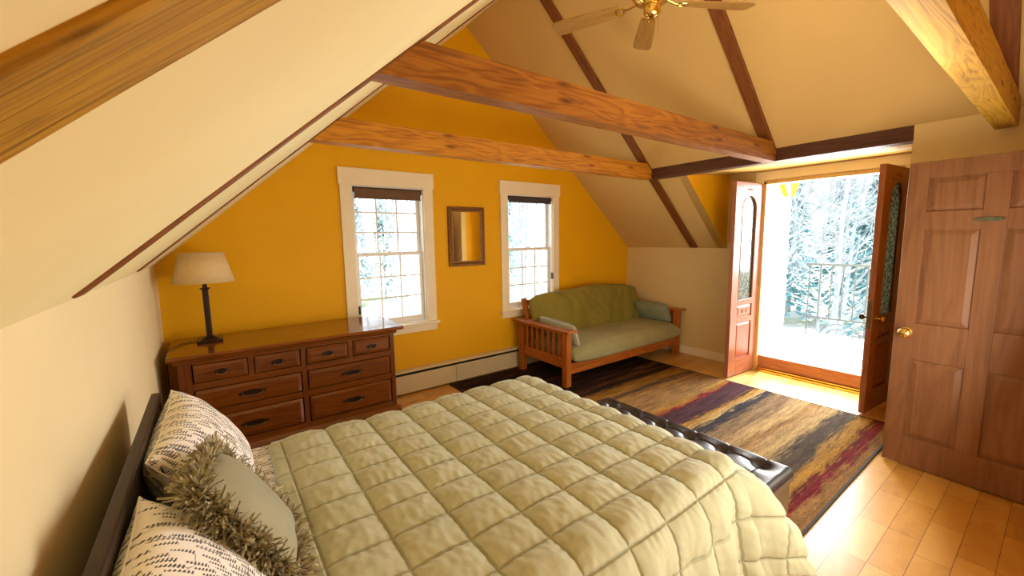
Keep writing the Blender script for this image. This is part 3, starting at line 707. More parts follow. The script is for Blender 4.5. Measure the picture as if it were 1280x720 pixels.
pb = MB().prism([(fx0 - .03, fy - .015, .195), (fx0 - .03, fy - .025, .180), (fx0 - .03, fy - .045, .160), (fx0 - .03, fy - .045, 0), (fx0 - .03, fy - .015, 0)], (fx1 - fx0 + .06, 0, 0))
pb.box(fx0 - .03, fx0, fy - .015, by, 0, .17); pb.box(fx1, fx1 + .03, fy - .015, by, 0, .17)
obj('plinth', pb, 'cherry_x', dr, bevel=.004)
for px_ in (fx0 + .03, fx1 - .02):
    for pz in (.655, .46): obj('peg', MB().lathe([(.006, 0), (.005, -.003), (.0001, -.004)], (px_, fy - .015, pz), 10, 'y'), 'dark', dr, smooth=True)
def drawer(x0, x1, z0, z1, small):
    y = fy - .015; g = .004; m_ = .022
    mb = MB(); a0, a1, b0, b1 = x0 + g, x1 - g, z0 + g, z1 - g
    mb.box(a0, a1, y + .003, y + .03, b0, b1)
    A = [(a0, y + .003, b0), (a1, y + .003, b0), (a1, y + .003, b1), (a0, y + .003, b1)]
    Bq = [(a0 + m_, y - .012, b0 + m_), (a1 - m_, y - .012, b0 + m_), (a1 - m_, y - .012, b1 - m_), (a0 + m_, y - .012, b1 - m_)]
    A2 = [(a0 + .004, y - .002, b0 + .004), (a1 - .004, y - .002, b0 + .004), (a1 - .004, y - .002, b1 - .004), (a0 + .004, y - .002, b1 - .004)]
    va = [mb.bm.verts.new(p) for p in A]; v2 = [mb.bm.verts.new(p) for p in A2]; vb = [mb.bm.verts.new(p) for p in Bq]; mb.bm.faces.new(vb)
    for P, Q in ((va, v2), (v2, vb)):
        for k in range(4): mb.bm.faces.new([P[k], P[(k + 1) % 4], Q[(k + 1) % 4], Q[k]])
    d = obj('drawer', mb, 'cherry_x', dr)
    cx, cz = (x0 + x1) / 2, (z0 + z1) / 2; yf = y - .012
    hb = MB(); w = .038 if small else .084
    # shaped back plate
    n = 24; pts = []
    for k in range(n):
        t_ = 2 * PI * k / n; cx_, sz_ = math.cos(t_), math.sin(t_)
        pts.append((cx + w * math.copysign(abs(cx_) ** .55, cx_), yf, cz + .016 * math.copysign(abs(sz_) ** .8, sz_) * (1 + .25 * math.cos(4 * t_))))
    hb.prism(pts, (0, -.003, 0))
    for sx_ in (-1, 1): hb.lathe([(.007, 0), (.007, -.010), (.009, -.016), (.005, -.022), (.0001, -.023)], (cx + sx_ * w * .72, yf, cz + .004), 12, 'y')
    hd = obj('handle_plate', hb, 'bronze', d, smooth=True)
    bl = MB(); q = w * .72
    bl.tube([(cx - q, yf - .016, cz + .003), (cx - q * .9, yf - .021, cz - .010), (cx - q * .4, yf - .024, cz - .014), (cx + q * .4, yf - .024, cz - .014), (cx + q * .9, yf - .021, cz - .010), (cx + q, yf - .016, cz + .003)], .0035, 8)
    obj('bail_pull', bl, 'old_brass', d, smooth=True)
for a, b in ((.178, .486), (.520, .812), (.853, 1.152), (1.187, 1.484)): drawer(a, b, .680, .808, True)
for a, b in ((.178, .812), (.853, 1.484)): drawer(a, b, .482, .635, False); drawer(a, b, .236, .436, False)

# ------------------------------------------------------------------ lamp
LX, LY, LZ = .285, -.31, .880
lp = thing('table_lamp', 'dark bronze table lamp with a cream shade on the dresser', 'lamp', (LX, LY, LZ))
b = MB(); b.box(LX - .078, LX + .078, LY - .078, LY + .078, LZ, LZ + .018)
v0 = [(LX + a * .06, LY + c * .06, LZ + .018) for a, c in ((-1, -1), (1, -1), (1, 1), (-1, 1))]; v1 = [(LX + a * .022, LY + c * .022, LZ + .040) for a, c in ((-1, -1), (1, -1), (1, 1), (-1, 1))]
va = [b.bm.verts.new(p) for p in v0]; vb = [b.bm.verts.new(p) for p in v1]; b.bm.faces.new(vb); b.bm.faces.new(va[::-1])
for k in range(4): b.bm.faces.new([va[k], va[(k + 1) % 4], vb[(k + 1) % 4], vb[k]])
obj('base', b, 'bronze', lp, bevel=.003)
c = MB(); c.box(LX - .017, LX + .017, LY - .017, LY + .017, LZ + .038, LZ + .385)
for s_ in (-1, 1): c.box(LX - .011, LX + .011, LY + s_ * .017 - .002, LY + s_ * .017 + .002, LZ + .05, LZ + .37); c.box(LX + s_ * .017 - .002, LX + s_ * .017 + .002, LY - .011, LY + .011, LZ + .05, LZ + .37)
c.box(LX - .023, LX + .023, LY - .023, LY + .023, LZ + .380, LZ + .387); c.box(LX - .030, LX + .030, LY - .030, LY + .030, LZ + .387, LZ + .394); c.box(LX - .014, LX + .014, LY - .014, LY + .014, LZ + .394, LZ + .425)
obj('column', c, 'bronze', lp, bevel=.002)
sk = MB().lathe([(.012, .42), (.014, .43), (.014, .47), (.006, .48), (.006, .50)], (LX, LY, LZ), 16); obj('socket', sk, 'bulb', lp, smooth=True)
sh = MB().lathe([(.185, .437), (.133, .648)], (LX, LY, LZ), 64, cap=False)
so = obj('lamp_shade', sh, 'shade', lp, smooth=True, solid=.002, ang=0)
for r_, z_ in ((.185, .439), (.133, .646)): obj('rim', MB().tube([(LX + r_ * math.cos(2 * PI * k / 48), LY + r_ * math.sin(2 * PI * k / 48), LZ + z_) for k in range(49)], .0028, 6), 'shade', so, smooth=True)
sp = MB()
for k in range(3): a = 2 * PI * k / 3; sp.tube([(LX, LY, LZ + .60), (LX + .132 * math.cos(a), LY + .132 * math.sin(a), LZ + .646)], .002, 6)
sp.tube([(LX, LY, LZ + .48), (LX, LY, LZ + .61)], .003, 6); obj('spider', sp, 'brass', so)
obj('power_cord', MB().tube([(LX - .07, LY + .01, LZ + .006), (LX - .12, LY + .02, LZ + .005), (LX - .17, LY - .03, LZ + .006), (LX - .20, LY - .10, LZ + .008), (LX - .225, LY - .16, LZ + .008), (.043, LY - .18, LZ - .02), (.04, LY - .18, LZ - .20), (.05, LY - .16, LZ - .5)], .003, 8), 'black', lp, smooth=True)

# ------------------------------------------------------------------ mirror
mx0, mx1, mz0, mz1 = 2.425, 2.885, 1.298, 1.945
mr = thing('wall_mirror', 'small mirror in a brown and gold wooden frame between the windows', 'mirror', ((mx0 + mx1) / 2, -.01, mz0))
fw = .055
def frame_ring(x0, x1, z0, z1, w, prof, mat, nm_, par):
    mb = MB()   # profile: list of (inset 0..w, y)
    def loop(ins, y): return [mb.bm.verts.new(p) for p in ((x0 + ins, y, z0 + ins), (x1 - ins, y, z0 + ins), (x1 - ins, y, z1 - ins), (x0 + ins, y, z1 - ins))]
    ls = [loop(i, y) for i, y in prof]
    for a, b in zip(ls, ls[1:]):
        for k in range(4): mb.bm.faces.new([a[k], a[(k + 1) % 4], b[(k + 1) % 4], b[k]])
    return obj(nm_, mb, mat, par)
frame_ring(mx0, mx1, mz0, mz1, fw, [(0, -.002), (0, -.022), (.006, -.030), (.022, -.030), (.034, -.020), (.040, -.022)], 'frame_gold', 'frame', mr)
frame_ring(mx0, mx1, mz0, mz1, fw, [(.038, -.020), (.042, -.027), (.050, -.027), (.055, -.018), (.055, -.008)], 'frame_bead', 'inner_bead', mr)
obj('mirror_glass', B(mx0 + .05, mx1 - .05, -.014, -.010, mz0 + .05, mz1 - .05), 'mirror', mr)
obj('backing', B(mx0 + .004, mx1 - .004, -.009, -.0015, mz0 + .004, mz1 - .004), 'dark', mr)

# ------------------------------------------------------------------ ceiling fan
FX, FY, FZ = 2.73, -2.30, 3.06
fn = thing('ceiling_fan', 'brass ceiling fan with five oak blades', 'ceiling fan', (FX, FY, FZ))
obj('downrod', MB().tube([(FX, FY, FZ + .12), (FX, FY, RIDGE - .02)], .012, 12), 'brass', fn, smooth=True)
obj('canopy', MB().lathe([(.02, -.14), (.05, -.12), (.075, -.06), (.08, .0)], (FX, FY, RIDGE - .04), 24), 'brass', fn, smooth=True)
obj('motor_housing', MB().lathe([(.02, .16), (.06, .15), (.105, .12), (.125, .08), (.125, .045), (.105, .02), (.06, .005), (.055, -.01)], (FX, FY, FZ), 32), 'brass', fn, smooth=True)
obj('switch_cup', MB().lathe([(.048, .0), (.052, -.02), (.052, -.055), (.040, -.075), (.018, -.088), (.0001, -.09)], (FX, FY, FZ), 28), 'brass', fn, smooth=True)
obj('pull_chain', MB().tube([(FX + .03, FY - .02, FZ - .06), (FX + .034, FY - .022, FZ - .10), (FX + .034, FY - .022, FZ - .20)], .002, 6), 'brass', fn)
FB = None
for k in range(5):
    a = math.radians(-30 + 72 * k)
    mw = Matrix.Translation((FX, FY, FZ + .01)) @ Matrix.Rotation(a, 4, 'Z')
    ar = MB(); ar.tube([(.10, 0, .015), (.15, .0, -.002), (.19, .0, -.006)], [.010, .008, .007], 8)
    for s_ in (-1, 1): ar.tube([(.17, 0, -.004), (.19, s_ * .028, -.006), (.215, s_ * .030, -.006), (.235, s_ * .012, -.006), (.225, 0, -.006)], .005, 6)
    ar.bm.transform(mw @ Matrix.Rotation(math.radians(12), 4, 'X')); obj('blade_bracket', ar, 'brass', fn, smooth=True)
    bl = MB(); n = 14; pts = []
    prof = [(.20, .040), (.23, .052), (.40, .062), (.60, .070), (.645, .068), (.675, .048)]
    bl.prism([(x, -y, -.004) for x, y in prof] + [(x, y, -.004) for x, y in prof[::-1]], (0, 0, .007))
    rot = mw @ Matrix.Rotation(math.radians(12), 4, 'X')
    # blade keeps its own axes so the grain runs along it
    e = bpy.data.objects.new('blade', finish_mesh(bl, 'blade')); COL.objects.link(e); e.data.materials.append(M['blade']); e.parent = fn
    e.matrix_local = world_of(fn).inverted() @ rot
    mo = e.modifiers.new('b', 'BEVEL'); mo.width = .003; mo.segments = 2

# ------------------------------------------------------------------ futon sofa
FO = thing('futon_sofa', 'orange oak futon frame with slatted arms under the right window', 'sofa frame', (4.33, -.55, 0))
FXL, FXR = 3.27, 5.38
def arm(x, sgn):
    # legs
    for (y, w) in ((-.20, .075), (-.965, .075)):
        obj('leg', B(x - .035, x + .035, y, y + w, .002 if x > 4.8 or True else 0, .60), 'oak_z', FO, bevel=.004)
    at = MB().prism([(x - .065, -.05, .600), (x + .065, -.05, .600), (x + .065, -1.02, .600), (x - .065, -1.02, .600)], (0, 0, .026))
    obj('arm_top', at, 'oak_y', FO, bevel=.005)
    obj('arm_rail', B(x - .016, x + .016, -.89, -.20, .20, .315), 'oak_y', FO, bevel=.003)
    obj('arm_rail', B(x - .014, x + .014, -.89, -.20, .565, .600), 'oak_y', FO, bevel=.003)
    for k in range(7):
        y = -.255 - k * .094
        obj('arm_slat', B(x - .008, x + .008, y - .019, y + .019, .313, .567), 'oak_z', FO, bevel=.002)
arm(FXL + .035, 1); arm(FXR - .035, -1)
obj('front_rail', B(FXL + .07, FXR - .07, -.945, -.915, .135, .250), 'oak_x', FO, bevel=.004)
obj('back_rail', B(FXL + .07, FXR - .07, -.20, -.17, .15, .25), 'oak_x', FO, bevel=.004)
sl = MB()
for k in range(11): x = FXL + .14 + k * .181; sl.box(x - .03, x + .03, -.915, -.20, .225, .245)
obj('seat_slats', sl, 'oak_y', FO)
for x in (FXL + .072, FXR - .12):
    mb = MB().prism([(x, -.33, .26), (x, -.28, .26), (x, -.085, .86), (x, -.135, .875)], (.048, 0, 0)); obj('back_post', mb, 'oak_z', FO, bevel=.004)
for t_ in (.15, .55, .93):
    y, z = -.305 + .195 * t_, .26 + .60 * t_; obj('back_slat', B(FXL + .12, FXR - .12, y - .01, y + .01, z - .04, z + .03), 'oak_x', FO, bevel=.003)
def superbox(w, d, h, n=.35, nu=70, nv=40, disp=None, edge=4.0):
    """puffy cushion centred at origin: w x d footprint, thickness h"""
    mb = MB()
    def top(sgn):
        def f(u, v):
            a, b = 2 * u - 1, 2 * v - 1
            # cluster samples near the rim
            a = math.sin(a * PI / 2); b = math.sin(b * PI / 2)
            t = (max(0, 1 - abs(a) ** edge) * max(0, 1 - abs(b) ** edge)) ** n
            x, y = a * w / 2, b * d / 2
            # slight pinch so that the sides pull in between corners
            x *= 1 - .03 * (1 - b * b) * 0; z = sgn * h / 2 * t
            p = V((x, y, z))
            if disp: p = disp(p, a, b, sgn)
            return p
        return f
    mb.grid(top(1), nu, nv, lambda u, v: (w * math.sin((2 * u - 1) * PI / 2) / 2, d * math.sin((2 * v - 1) * PI / 2) / 2))
    mb.grid(top(-1), nu, nv, lambda u, v: (w * math.sin((2 * u - 1) * PI / 2) / 2 + 3.3, d * math.sin((2 * v - 1) * PI / 2) / 2), flip=True)
    bmesh.ops.remove_doubles(mb.bm, verts=mb.bm.verts, dist=1e-4)
    return mb
FM = thing('futon_mattress', 'sage green futon mattress folded over the sofa frame', 'futon mattress', (4.33, -.55, .25))
def seatd(p, a, b, s):
    x = p.x
    if s > 0: p.z += .010 * noise.noise(V((x * 3, p.y * 3, 0))) + .006 * noise.noise(V((x * 9, p.y * 5, 2)))
    fold = max(0, (-b - .45)) ; p.z += (.004 * math.sin(x * 26 + 3 * noise.noise(V((x * 2, 0, 0)))) * fold) if s > 0 else 0
    p.z += .02 * max(0, -b) ** 2 * (-1 if s > 0 else 0)
    # front roll droops over the rail
    if b < -.8: p.z -= (-.8 - b) * .12
    return p
mb = superbox(2.0, .74, .235, .24, 110, 60, seatd); mb.bm.transform(Matrix.Translation((4.345, -.640, .350)))
obj('seat_pad', mb, 'futon_seat', FM, smooth=True, ang=0)
def backd(p, a, b, s):
    x = p.x
    if s > 0:
        w = .5 + .5 * noise.noise(V((x * 1.5, 3, 0)))
        ph = x * 15 + b * 2.2 * (1 if x < .2 else -1) + 3.0 * noise.noise(V((x * 2, b, 1)))
        fz = 1 - abs(math.sin(ph * .55)) ** .6; p.z -= .045 * fz * (.25 + w) * (1 - b * b * .5); p.z -= .022 * (1 - abs(math.sin(ph * .9 + 2 + b)) ** .5) + .012 * noise.noise(V((x * 5, b * 2, 4)))
    # rounded top corners
    if b > 0: p.y -= .10 * (abs(a) ** 7) * b
    p.y += .014 * math.sin(x * 5 + 1) * max(0, b)
    return p
mb = superbox(1.98, .60, .20, .34, 130, 60, backd)
tilt = math.atan2(.60, .20)
mb.bm.transform(Matrix.Translation((4.345, -.300, .655)) @ Matrix.Rotation(tilt, 4, 'X'))
obj('back_pad', mb, 'futon_back', FM, smooth=True, ang=0)
def cushion(name, w, d, h, mw, mat, label, pipe=True, n=.28):
    r = thing(name, label, 'cushion', mw.to_translation())
    mb = superbox(w, d, h, n, 36, 24, lambda p, a, b, s: p + V((0, 0, .004 * noise.noise(p * 14)))); mb.bm.transform(mw)
    obj('cover', mb, mat, r, smooth=True, ang=0)
    if pipe:
        path = []; N_ = 20
        for (x0, y0, x1, y1) in ((-1, -1, 1, -1), (1, -1, 1, 1), (1, 1, -1, 1), (-1, 1, -1, -1)):
            for k in range(N_): t_ = k / N_; path.append(mw @ V(((x0 + (x1 - x0) * t_) * w / 2, (y0 + (y1 - y0) * t_) * d / 2, 0)))
        path.append(path[0]); obj('piping', MB().tube(path, .0045, 6), 'piping' if name == 'throw_cushion' else mat, r, smooth=True)
    return r
def basis(loc, X, Y):
    X = V(X).normalized(); Y = V(Y); Y = (Y - Y.dot(X) * X).normalized(); Z = X.cross(Y)
    m_ = Matrix((X, Y, Z)).transposed().to_4x4(); m_.translation = V(loc); return m_
cushion('throw_cushion', .56, .24, .13, basis((3.44, -.66, .555), (0, -1, -.06), (-.45, 0, 1)), 'cushion', 'sage cushion with cream piping against the left futon arm')
cushion('bolster_cushion', .50, .25, .15, basis((5.225, -.63, .565), (0, 1, .0), (-.5, 0, 1)), 'cushion_r', 'plain sage cushion against the right futon arm')

# ------------------------------------------------------------------ bed
BY0, BY1 = -1.735, -3.265
bd_ = thing('bed', 'espresso wooden bed frame with a low panel headboard', 'bed', (1.1, -2.5, 0))
hb = MB(); hb.box(.088, .112, -3.32, -1.765, .20, .93)
obj('headboard', hb, 'headboard', bd_, bevel=.003)
obj('headboard_cap', B(.084, .116, -3.33, -1.755, .93, .965), 'headboard', bd_, bevel=.005)
for y in (-1.79, -3.35): obj('headboard_post', B(.083, .117, y, y + .045, 0, .93), 'headboard', bd_, bevel=.003)
for y in (BY0 - .02, BY1 - .005): obj('side_rail', B(.12, 2.12, y, y + .025, .16, .32), 'headboard', bd_, bevel=.003)
obj('foot_rail', B(2.10, 2.135, BY1, BY0, .16, .32), 'headboard', bd_, bevel=.003)
for y in (-1.80, -3.25): obj('leg', B(2.06, 2.13, y, y + .06, 0, .16), 'headboard', bd_, bevel=.004)
sl = MB()
for k in range(10): sl.box(.2 + k * .2, .28 + k * .2, BY1 + .02, BY0 - .02, .24, .258)
obj('slats', sl, 'oak_y', bd_)
mt = MB().box(.125, 2.10, BY1, BY0, .26, .585)
tag(obj('mattress', mt, 'mattress', bevel=.05, seg=5, smooth=True), 'pale mattress under the sage quilt on the bed', 'mattress')
# printed sheet: covers the head end and is turned down below the quilt
sh = MB()
def sheetf(u, v):
    x = .13 + .52 * u; y = -1.70 + (-1.60) * v; z = .612 + .008 * noise.noise(V((x * 9, y * 5, 0)))
    e = min(v, 1 - v) * 1.60
    if e < .08: z -= .10 * (1 - e / .08) ** 2
    if u > .72: z += .008
    return V((x, y, z))
sh.grid(sheetf, 40, 90, lambda u, v: (1.6 * v, .52 * u + 7))
tag(obj('bed_sheet', sh, 'print', smooth=True, ang=0, solid=.006, loc=(.4, -2.5, .6)), 'white sheet with black sprigs turned down between pillows and quilt', 'sheet')

# quilt: parametrised cloth (a along the bed, b across) draped over the foot and both sides
QX0, QX1 = .480, 2.035; QY0, QY1 = -1.86, -3.17; QR = .115; QZ = .628
OA, OBf, OBn = .42, .45, .465
def qfold(s):     # arc length beyond the flat edge -> (horizontal, drop)
    q = QR * PI / 2
    if s <= 0: return s, 0
    if s < q: th_ = s / QR; return QR * math.sin(th_), QR * (1 - math.cos(th_))
    return QR, QR + (s - q)
def quiltf(u, v):
    a = QX0 + u * (QX1 - QX0 + OA) ; bt = -OBf + v * (OBf + (QY0 - QY1) + OBn)
    oa = max(0, a - QX1)
    if bt < 0: ob, sg, ye = -bt, 1, QY0
    elif bt > QY0 - QY1: ob, sg, ye = bt - (QY0 - QY1), -1, QY1
    else: ob, sg, ye = 0, 0, QY0 - bt
    ax = min(a, QX1)
    r = (oa ** 3 + ob ** 3) ** (1 / 3) if (oa > 0 and ob > 0) else max(oa, ob)
    if r > 0:
        dx, dy = oa, ob * sg; ln = math.hypot(dx, dy); dx /= ln; dy /= ln
        h, dr_ = qfold(r)
        corner = min(1, 2 * min(oa, ob) / (max(oa, ob) + 1e-6)) if oa and ob else 0
        flare = max(0, r - .12) * .10 + .18 * corner * (1 - math.exp(-max(0, r - .10) / .13))
        if sg == -1: flare += max(0, r - .12) * .12
        if oa > ob: 
            room = .045 + .5 * corner
            flare = min(flare, room + .12 * corner)
        h += flare
        # soft vertical folds in the hanging part
        along = bt if oa > ob else a
        f = math.sin(along * 19 + 2.2 * noise.noise(V((along * 3, 0, 5)))) + .6 * math.sin(along * 41 + 1)
        h += .016 * f * min(1, max(0, r - .10) / .25) * (.25 if oa > ob and not corner else 1)
        p = V((ax + dx * h, ye + dy * h, QZ - dr_)); nrm = V((dx * min(1, r / .18), dy * min(1, r / .18), max(0, 1 - r / .18))).normalized()
    else:
        p = V((a, ye, QZ)); nrm = V((0, 0, 1))
    # stitched squares
    su = (a - QX0 - .055) / .2045; sv = (bt + .013) / .157
    pu = abs(math.sin(PI * su)); pv = abs(math.sin(PI * sv))
    puff = (min(1, pu * 1.15) ** .42) * (min(1, pv * 1.15) ** .42)
    if a < QX0 + .05: puff = (min(1, (a - QX0) / .02) ** .5) * pv ** .5 * .6
    # pull wrinkles radiating from the seams
    w = noise.noise(V((a * 16, bt * 16, 0))) * .004 + noise.noise(V((a * 42, bt * 24, 3))) * .0022
    w += (.0028 * math.sin(bt * 150 + 6 * noise.noise(V((a * 10, bt * 6, 2))))) * (1 - pu) ** 2 + (.0028 * math.sin(a * 150 + 6 * noise.noise(V((a * 6, bt * 10, 7))))) * (1 - pv) ** 2
    p = p + nrm * (.024 * puff + .75 * w * (.4 + puff))
    # gentle undulation of the bed surface
    p.z += .010 * noise.noise(V((a * 2.2, bt * 2.2, 9)))
    p.z = max(p.z, .03)
    return p
qm = MB().grid(quiltf, 400, 420, lambda u, v: ((u * (QX1 - QX0 + OA) - .055) / .2045, (-OBf + v * (OBf + (QY0 - QY1) + OBn) + .013) / .157))
tag(obj('quilt', qm, 'quilt', smooth=True, ang=0, solid=.010, loc=(1.3, -2.5, .2)), 'sage green quilted comforter with stitched squares spread over the bed', 'comforter')

# pillows
def pillow(mw, label, w=.66, d=.46, h=.19, seed=0):
    def dis(p, a, b, s):
        # corners stay as points while the sides draw in
        p = V((p.x * (1 - .07 * (1 - abs(b) ** 2.5) * abs(a) ** 3), p.y * (1 - .07 * (1 - abs(a) ** 2.5) * abs(b) ** 3), p.z))
        p.z += .010 * noise.noise(V((p.x * 6, p.y * 6, seed))) + .004 * noise.noise(V((p.x * 19, p.y * 15, seed + 4)))
        return p
    mb = superbox(w, d, h, .48, 60, 44, dis, 2.4); mb.bm.transform(mw)
    r = thing('bed_pillow', label, 'pillow', (mw.to_translation().x, mw.to_translation().y, .62), group='printed pillows on the bed')
    o = obj('pillowcase', mb, 'print', r, smooth=True, ang=0)
    e = MB(); path = []
    for (x0, y0, x1, y1) in ((-1, -1, 1, -1), (1, -1, 1, 1), (1, 1, -1, 1), (-1, 1, -1, -1)):
        for k in range(16):
            t_ = k / 16; a, b2 = x0 + (x1 - x0) * t_, y0 + (y1 - y0) * t_
            path.append(mw @ dis(V((a * w / 2, b2 * d / 2, 0)), a, b2, 1))
    path.append(path[0]); obj('seam', e.tube(path, .003, 6), 'print', o, smooth=True)
    return r
up = V((-.62, 0, .80))
pillow(basis((.255, -2.12, .775), (.03, 1, .03), (-.50, 0, .84)), 'white pillow with black sprig print leaning at the far end of the headboard', w=.66, d=.44, h=.24, seed=1)
pillow(basis((.262, -2.97, .735), (.02, 1, -.03), (-.55, 0, .84)), 'white pillow with black sprig print nearest the viewer at bottom left', w=.68, d=.50, h=.22, seed=5)
# fringed cushion
TM = basis((.365, -2.63, .800), (.10, 1, -.16), (-.55, .10, .85))
tr = thing('fringed_cushion', 'khaki linen throw cushion with a shaggy fringe leaning between the printed pillows', 'cushion', TM.to_translation())
tw_ = .36
mb = superbox(tw_, tw_, .13, .42, 40, 40, lambda p, a, b, s: p + V((0, 0, .004 * noise.noise(p * 12))), 2.6); mb.bm.transform(TM)
obj('cover', mb, 'throw', tr, smooth=True, ang=0)
fg = MB(); rnd = random.Random(3)
per = []
for (x0, y0, x1, y1) in ((-1, -1, 1, -1), (1, -1, 1, 1), (1, 1, -1, 1), (-1, 1, -1, -1)):
    for k in range(1300):
        t_ = rnd.random(); a, b2 = x0 + (x1 - x0) * t_, y0 + (y1 - y0) * t_
        base = V((a * tw_ / 2 * .98, b2 * tw_ / 2 * .98, rnd.uniform(-.02, .02)))
        out = V((a if abs(a) > .999 else a * abs(a) ** 3, b2 if abs(b2) > .999 else b2 * abs(b2) ** 3, 0)).normalized()
        out = (out + V((rnd.uniform(-.5, .5), rnd.uniform(-.5, .5), rnd.uniform(-.8, 1.3)))).normalized()
        ln = rnd.uniform(.022, .040); side = out.cross(V((rnd.uniform(-1, 1), rnd.uniform(-1, 1), rnd.uniform(-1, 1)))).normalized() * .0042
        bend = V((rnd.uniform(-1, 1), rnd.uniform(-1, 1), rnd.uniform(-1, 1))) * .018
        pts = [base, base + out * ln * .35 + bend * .3, base + out * ln * .7 + bend * .8, base + out * ln + bend * 1.6]
        prev = None
        for i, p in enumerate(pts):
            w_ = 1 - .12 * i; q = [fg.bm.verts.new(TM @ (p + side * w_)), fg.bm.verts.new(TM @ (p - side * w_))]
            if prev: fg.bm.faces.new([prev[0], q[0], q[1], prev[1]])
            prev = q
o = obj('fringe', fg, 'fringe', tr, smooth=True, fix=False, ang=0); o['kind'] = 'stuff'

# ------------------------------------------------------------------ tufted bench
bx0, bx1, by0, by1 = 2.205, 2.600, -2.10, -3.295
bn = thing('storage_bench', 'dark brown tufted leather bench at the foot of the bed', 'bench', (2.4, -2.7, 0))
obj('box_base', B(bx0 + .012, bx1 - .012, by1 + .012, by0 - .012, .03, .365), 'bench_side', bn, bevel=.006)
for x in (bx0 + .03, bx1 - .07):
    for y in (by1 + .03, by0 - .07): obj('foot', B(x, x + .04, y, y + .04, .0125 if x > 2.35 else .0, .04), 'dark', bn)
obj('lid_rim', B(bx0, bx1, by1, by0, .368, .408), 'bench_side', bn, bevel=.008)
btn = [(bx0 + .10 + .195 * j, by1 + .12 + i * .19) for j in range(2) for i in range(6)]
def tuft(u, v):
    x = bx0 + (bx1 - bx0) * u; y = by1 + (by0 - by1) * v
    e = min(min(u, 1 - u) * (bx1 - bx0), min(v, 1 - v) * (by0 - by1)); z = .448 - .03 * max(0, 1 - e / .03) ** 2
    dmin = min(math.hypot(x - bx_, y - by_) for bx_, by_ in btn)
    z -= .036 * math.exp(-(dmin / .030) ** 2) + .012 * math.exp(-(dmin / .06) ** 2)
    # creases joining buttons
    cy = min(abs(y - b_[1]) for b_ in btn); cxx = min(abs(x - b_[0]) for b_ in btn)
    z -= .006 * math.exp(-(cy / .007) ** 2) + .006 * math.exp(-(cxx / .007) ** 2) * (1 if abs(v - .5) < .42 else 0)
    z += .0012 * noise.noise(V((x * 14, y * 14, 1)))
    if e <= 1e-6: z = .404
    return V((x, y, z))
obj('tufted_top', MB().grid(tuft, 60, 180), 'leather', bn, smooth=True, ang=0)
for bx_, by_ in btn:
    obj('button', MB().lathe([(.010, -.002), (.010, .002), (.006, .005), (.0001, .006)], (bx_, by_, .410), 12), 'leather', bn, smooth=True)

# ================================================================== OUTSIDE
struct(obj('deck', B(W + .155, 8.45, -6, -.8, -.13, -.05), 'deck', loc=(0, 0, 0)), 'sunlit deck outside the french doors', 'deck')
rl = thing('deck_railing', 'black iron railing at the outer edge of the deck', 'railing', (8.2, -2.2, -.05))
XR = 8.2
obj('top_rail', B(XR - .02, XR + .02, -4.2, -1.45, 1.09, 1.12), 'iron', rl); obj('bottom_rail', B(XR - .012, XR + .012, -4.2, -1.45, .235, .255), 'iron', rl)
k = 0; y = -1.50
while y > -4.2:
    obj('baluster', B(XR - .008, XR + .008, y - .008, y + .008, -.05 if k % 8 == 0 else .25, 1.09), 'iron', rl); y -= .148; k += 1
for yc in (-1.95, -2.55, -3.15):
    sc = MB()
    sc.tube([(XR, yc + .26 * math.cos(PI * i / 16), -.03 + .20 * math.sin(PI * i / 16)) for i in range(17)], .007, 6)
    sc.tube([(XR, yc + .17 * math.cos(PI * i / 16), -.03 + .12 * math.sin(PI * i / 16)) for i in range(17)], .006, 6)
    for s_ in (-1, 1): sc.tube([(XR, yc + s_ * (.30 - .045 * math.cos(i * .5) * (1 - i / 22)), .19 + .045 * math.sin(i * .5) * (1 - i / 22)) for i in range(18)], .005, 6)
    obj('scroll', sc, 'iron', rl, smooth=True)
sd = MB().box(W + .16, 7.25, -1.5, -1.4, -.1, 2.9)
for k in range(24): sd.prism([(W + .16, -1.5, -.1 + k * .125), (W + .16, -1.516, -.1 + k * .125), (W + .16, -1.5, .02 + k * .125)], (7.25 - W - .16, 0, 0))
struct(obj('wall_outside', sd, 'siding', loc=(0, 0, 0)), 'pale sunlit clapboard wing wall beside the deck', 'wall')
struct(obj('trim_5', MB().prism([(6.75, -1.52, 2.95), (7.32, -1.52, 2.95), (7.32, -1.52, 2.35), (7.15, -1.52, 2.12), (6.95, -1.52, 2.12), (6.75, -1.52, 2.35)], (0, -.06, 0)), 'yellow'), 'yellow painted bracket under the eave outside', 'trim')
struct(obj('ground', B(-60, 90, -60, 110, -3.4, -3.2), 'ground', loc=(0, 0, 0)), 'pale spring ground outside', 'ground')

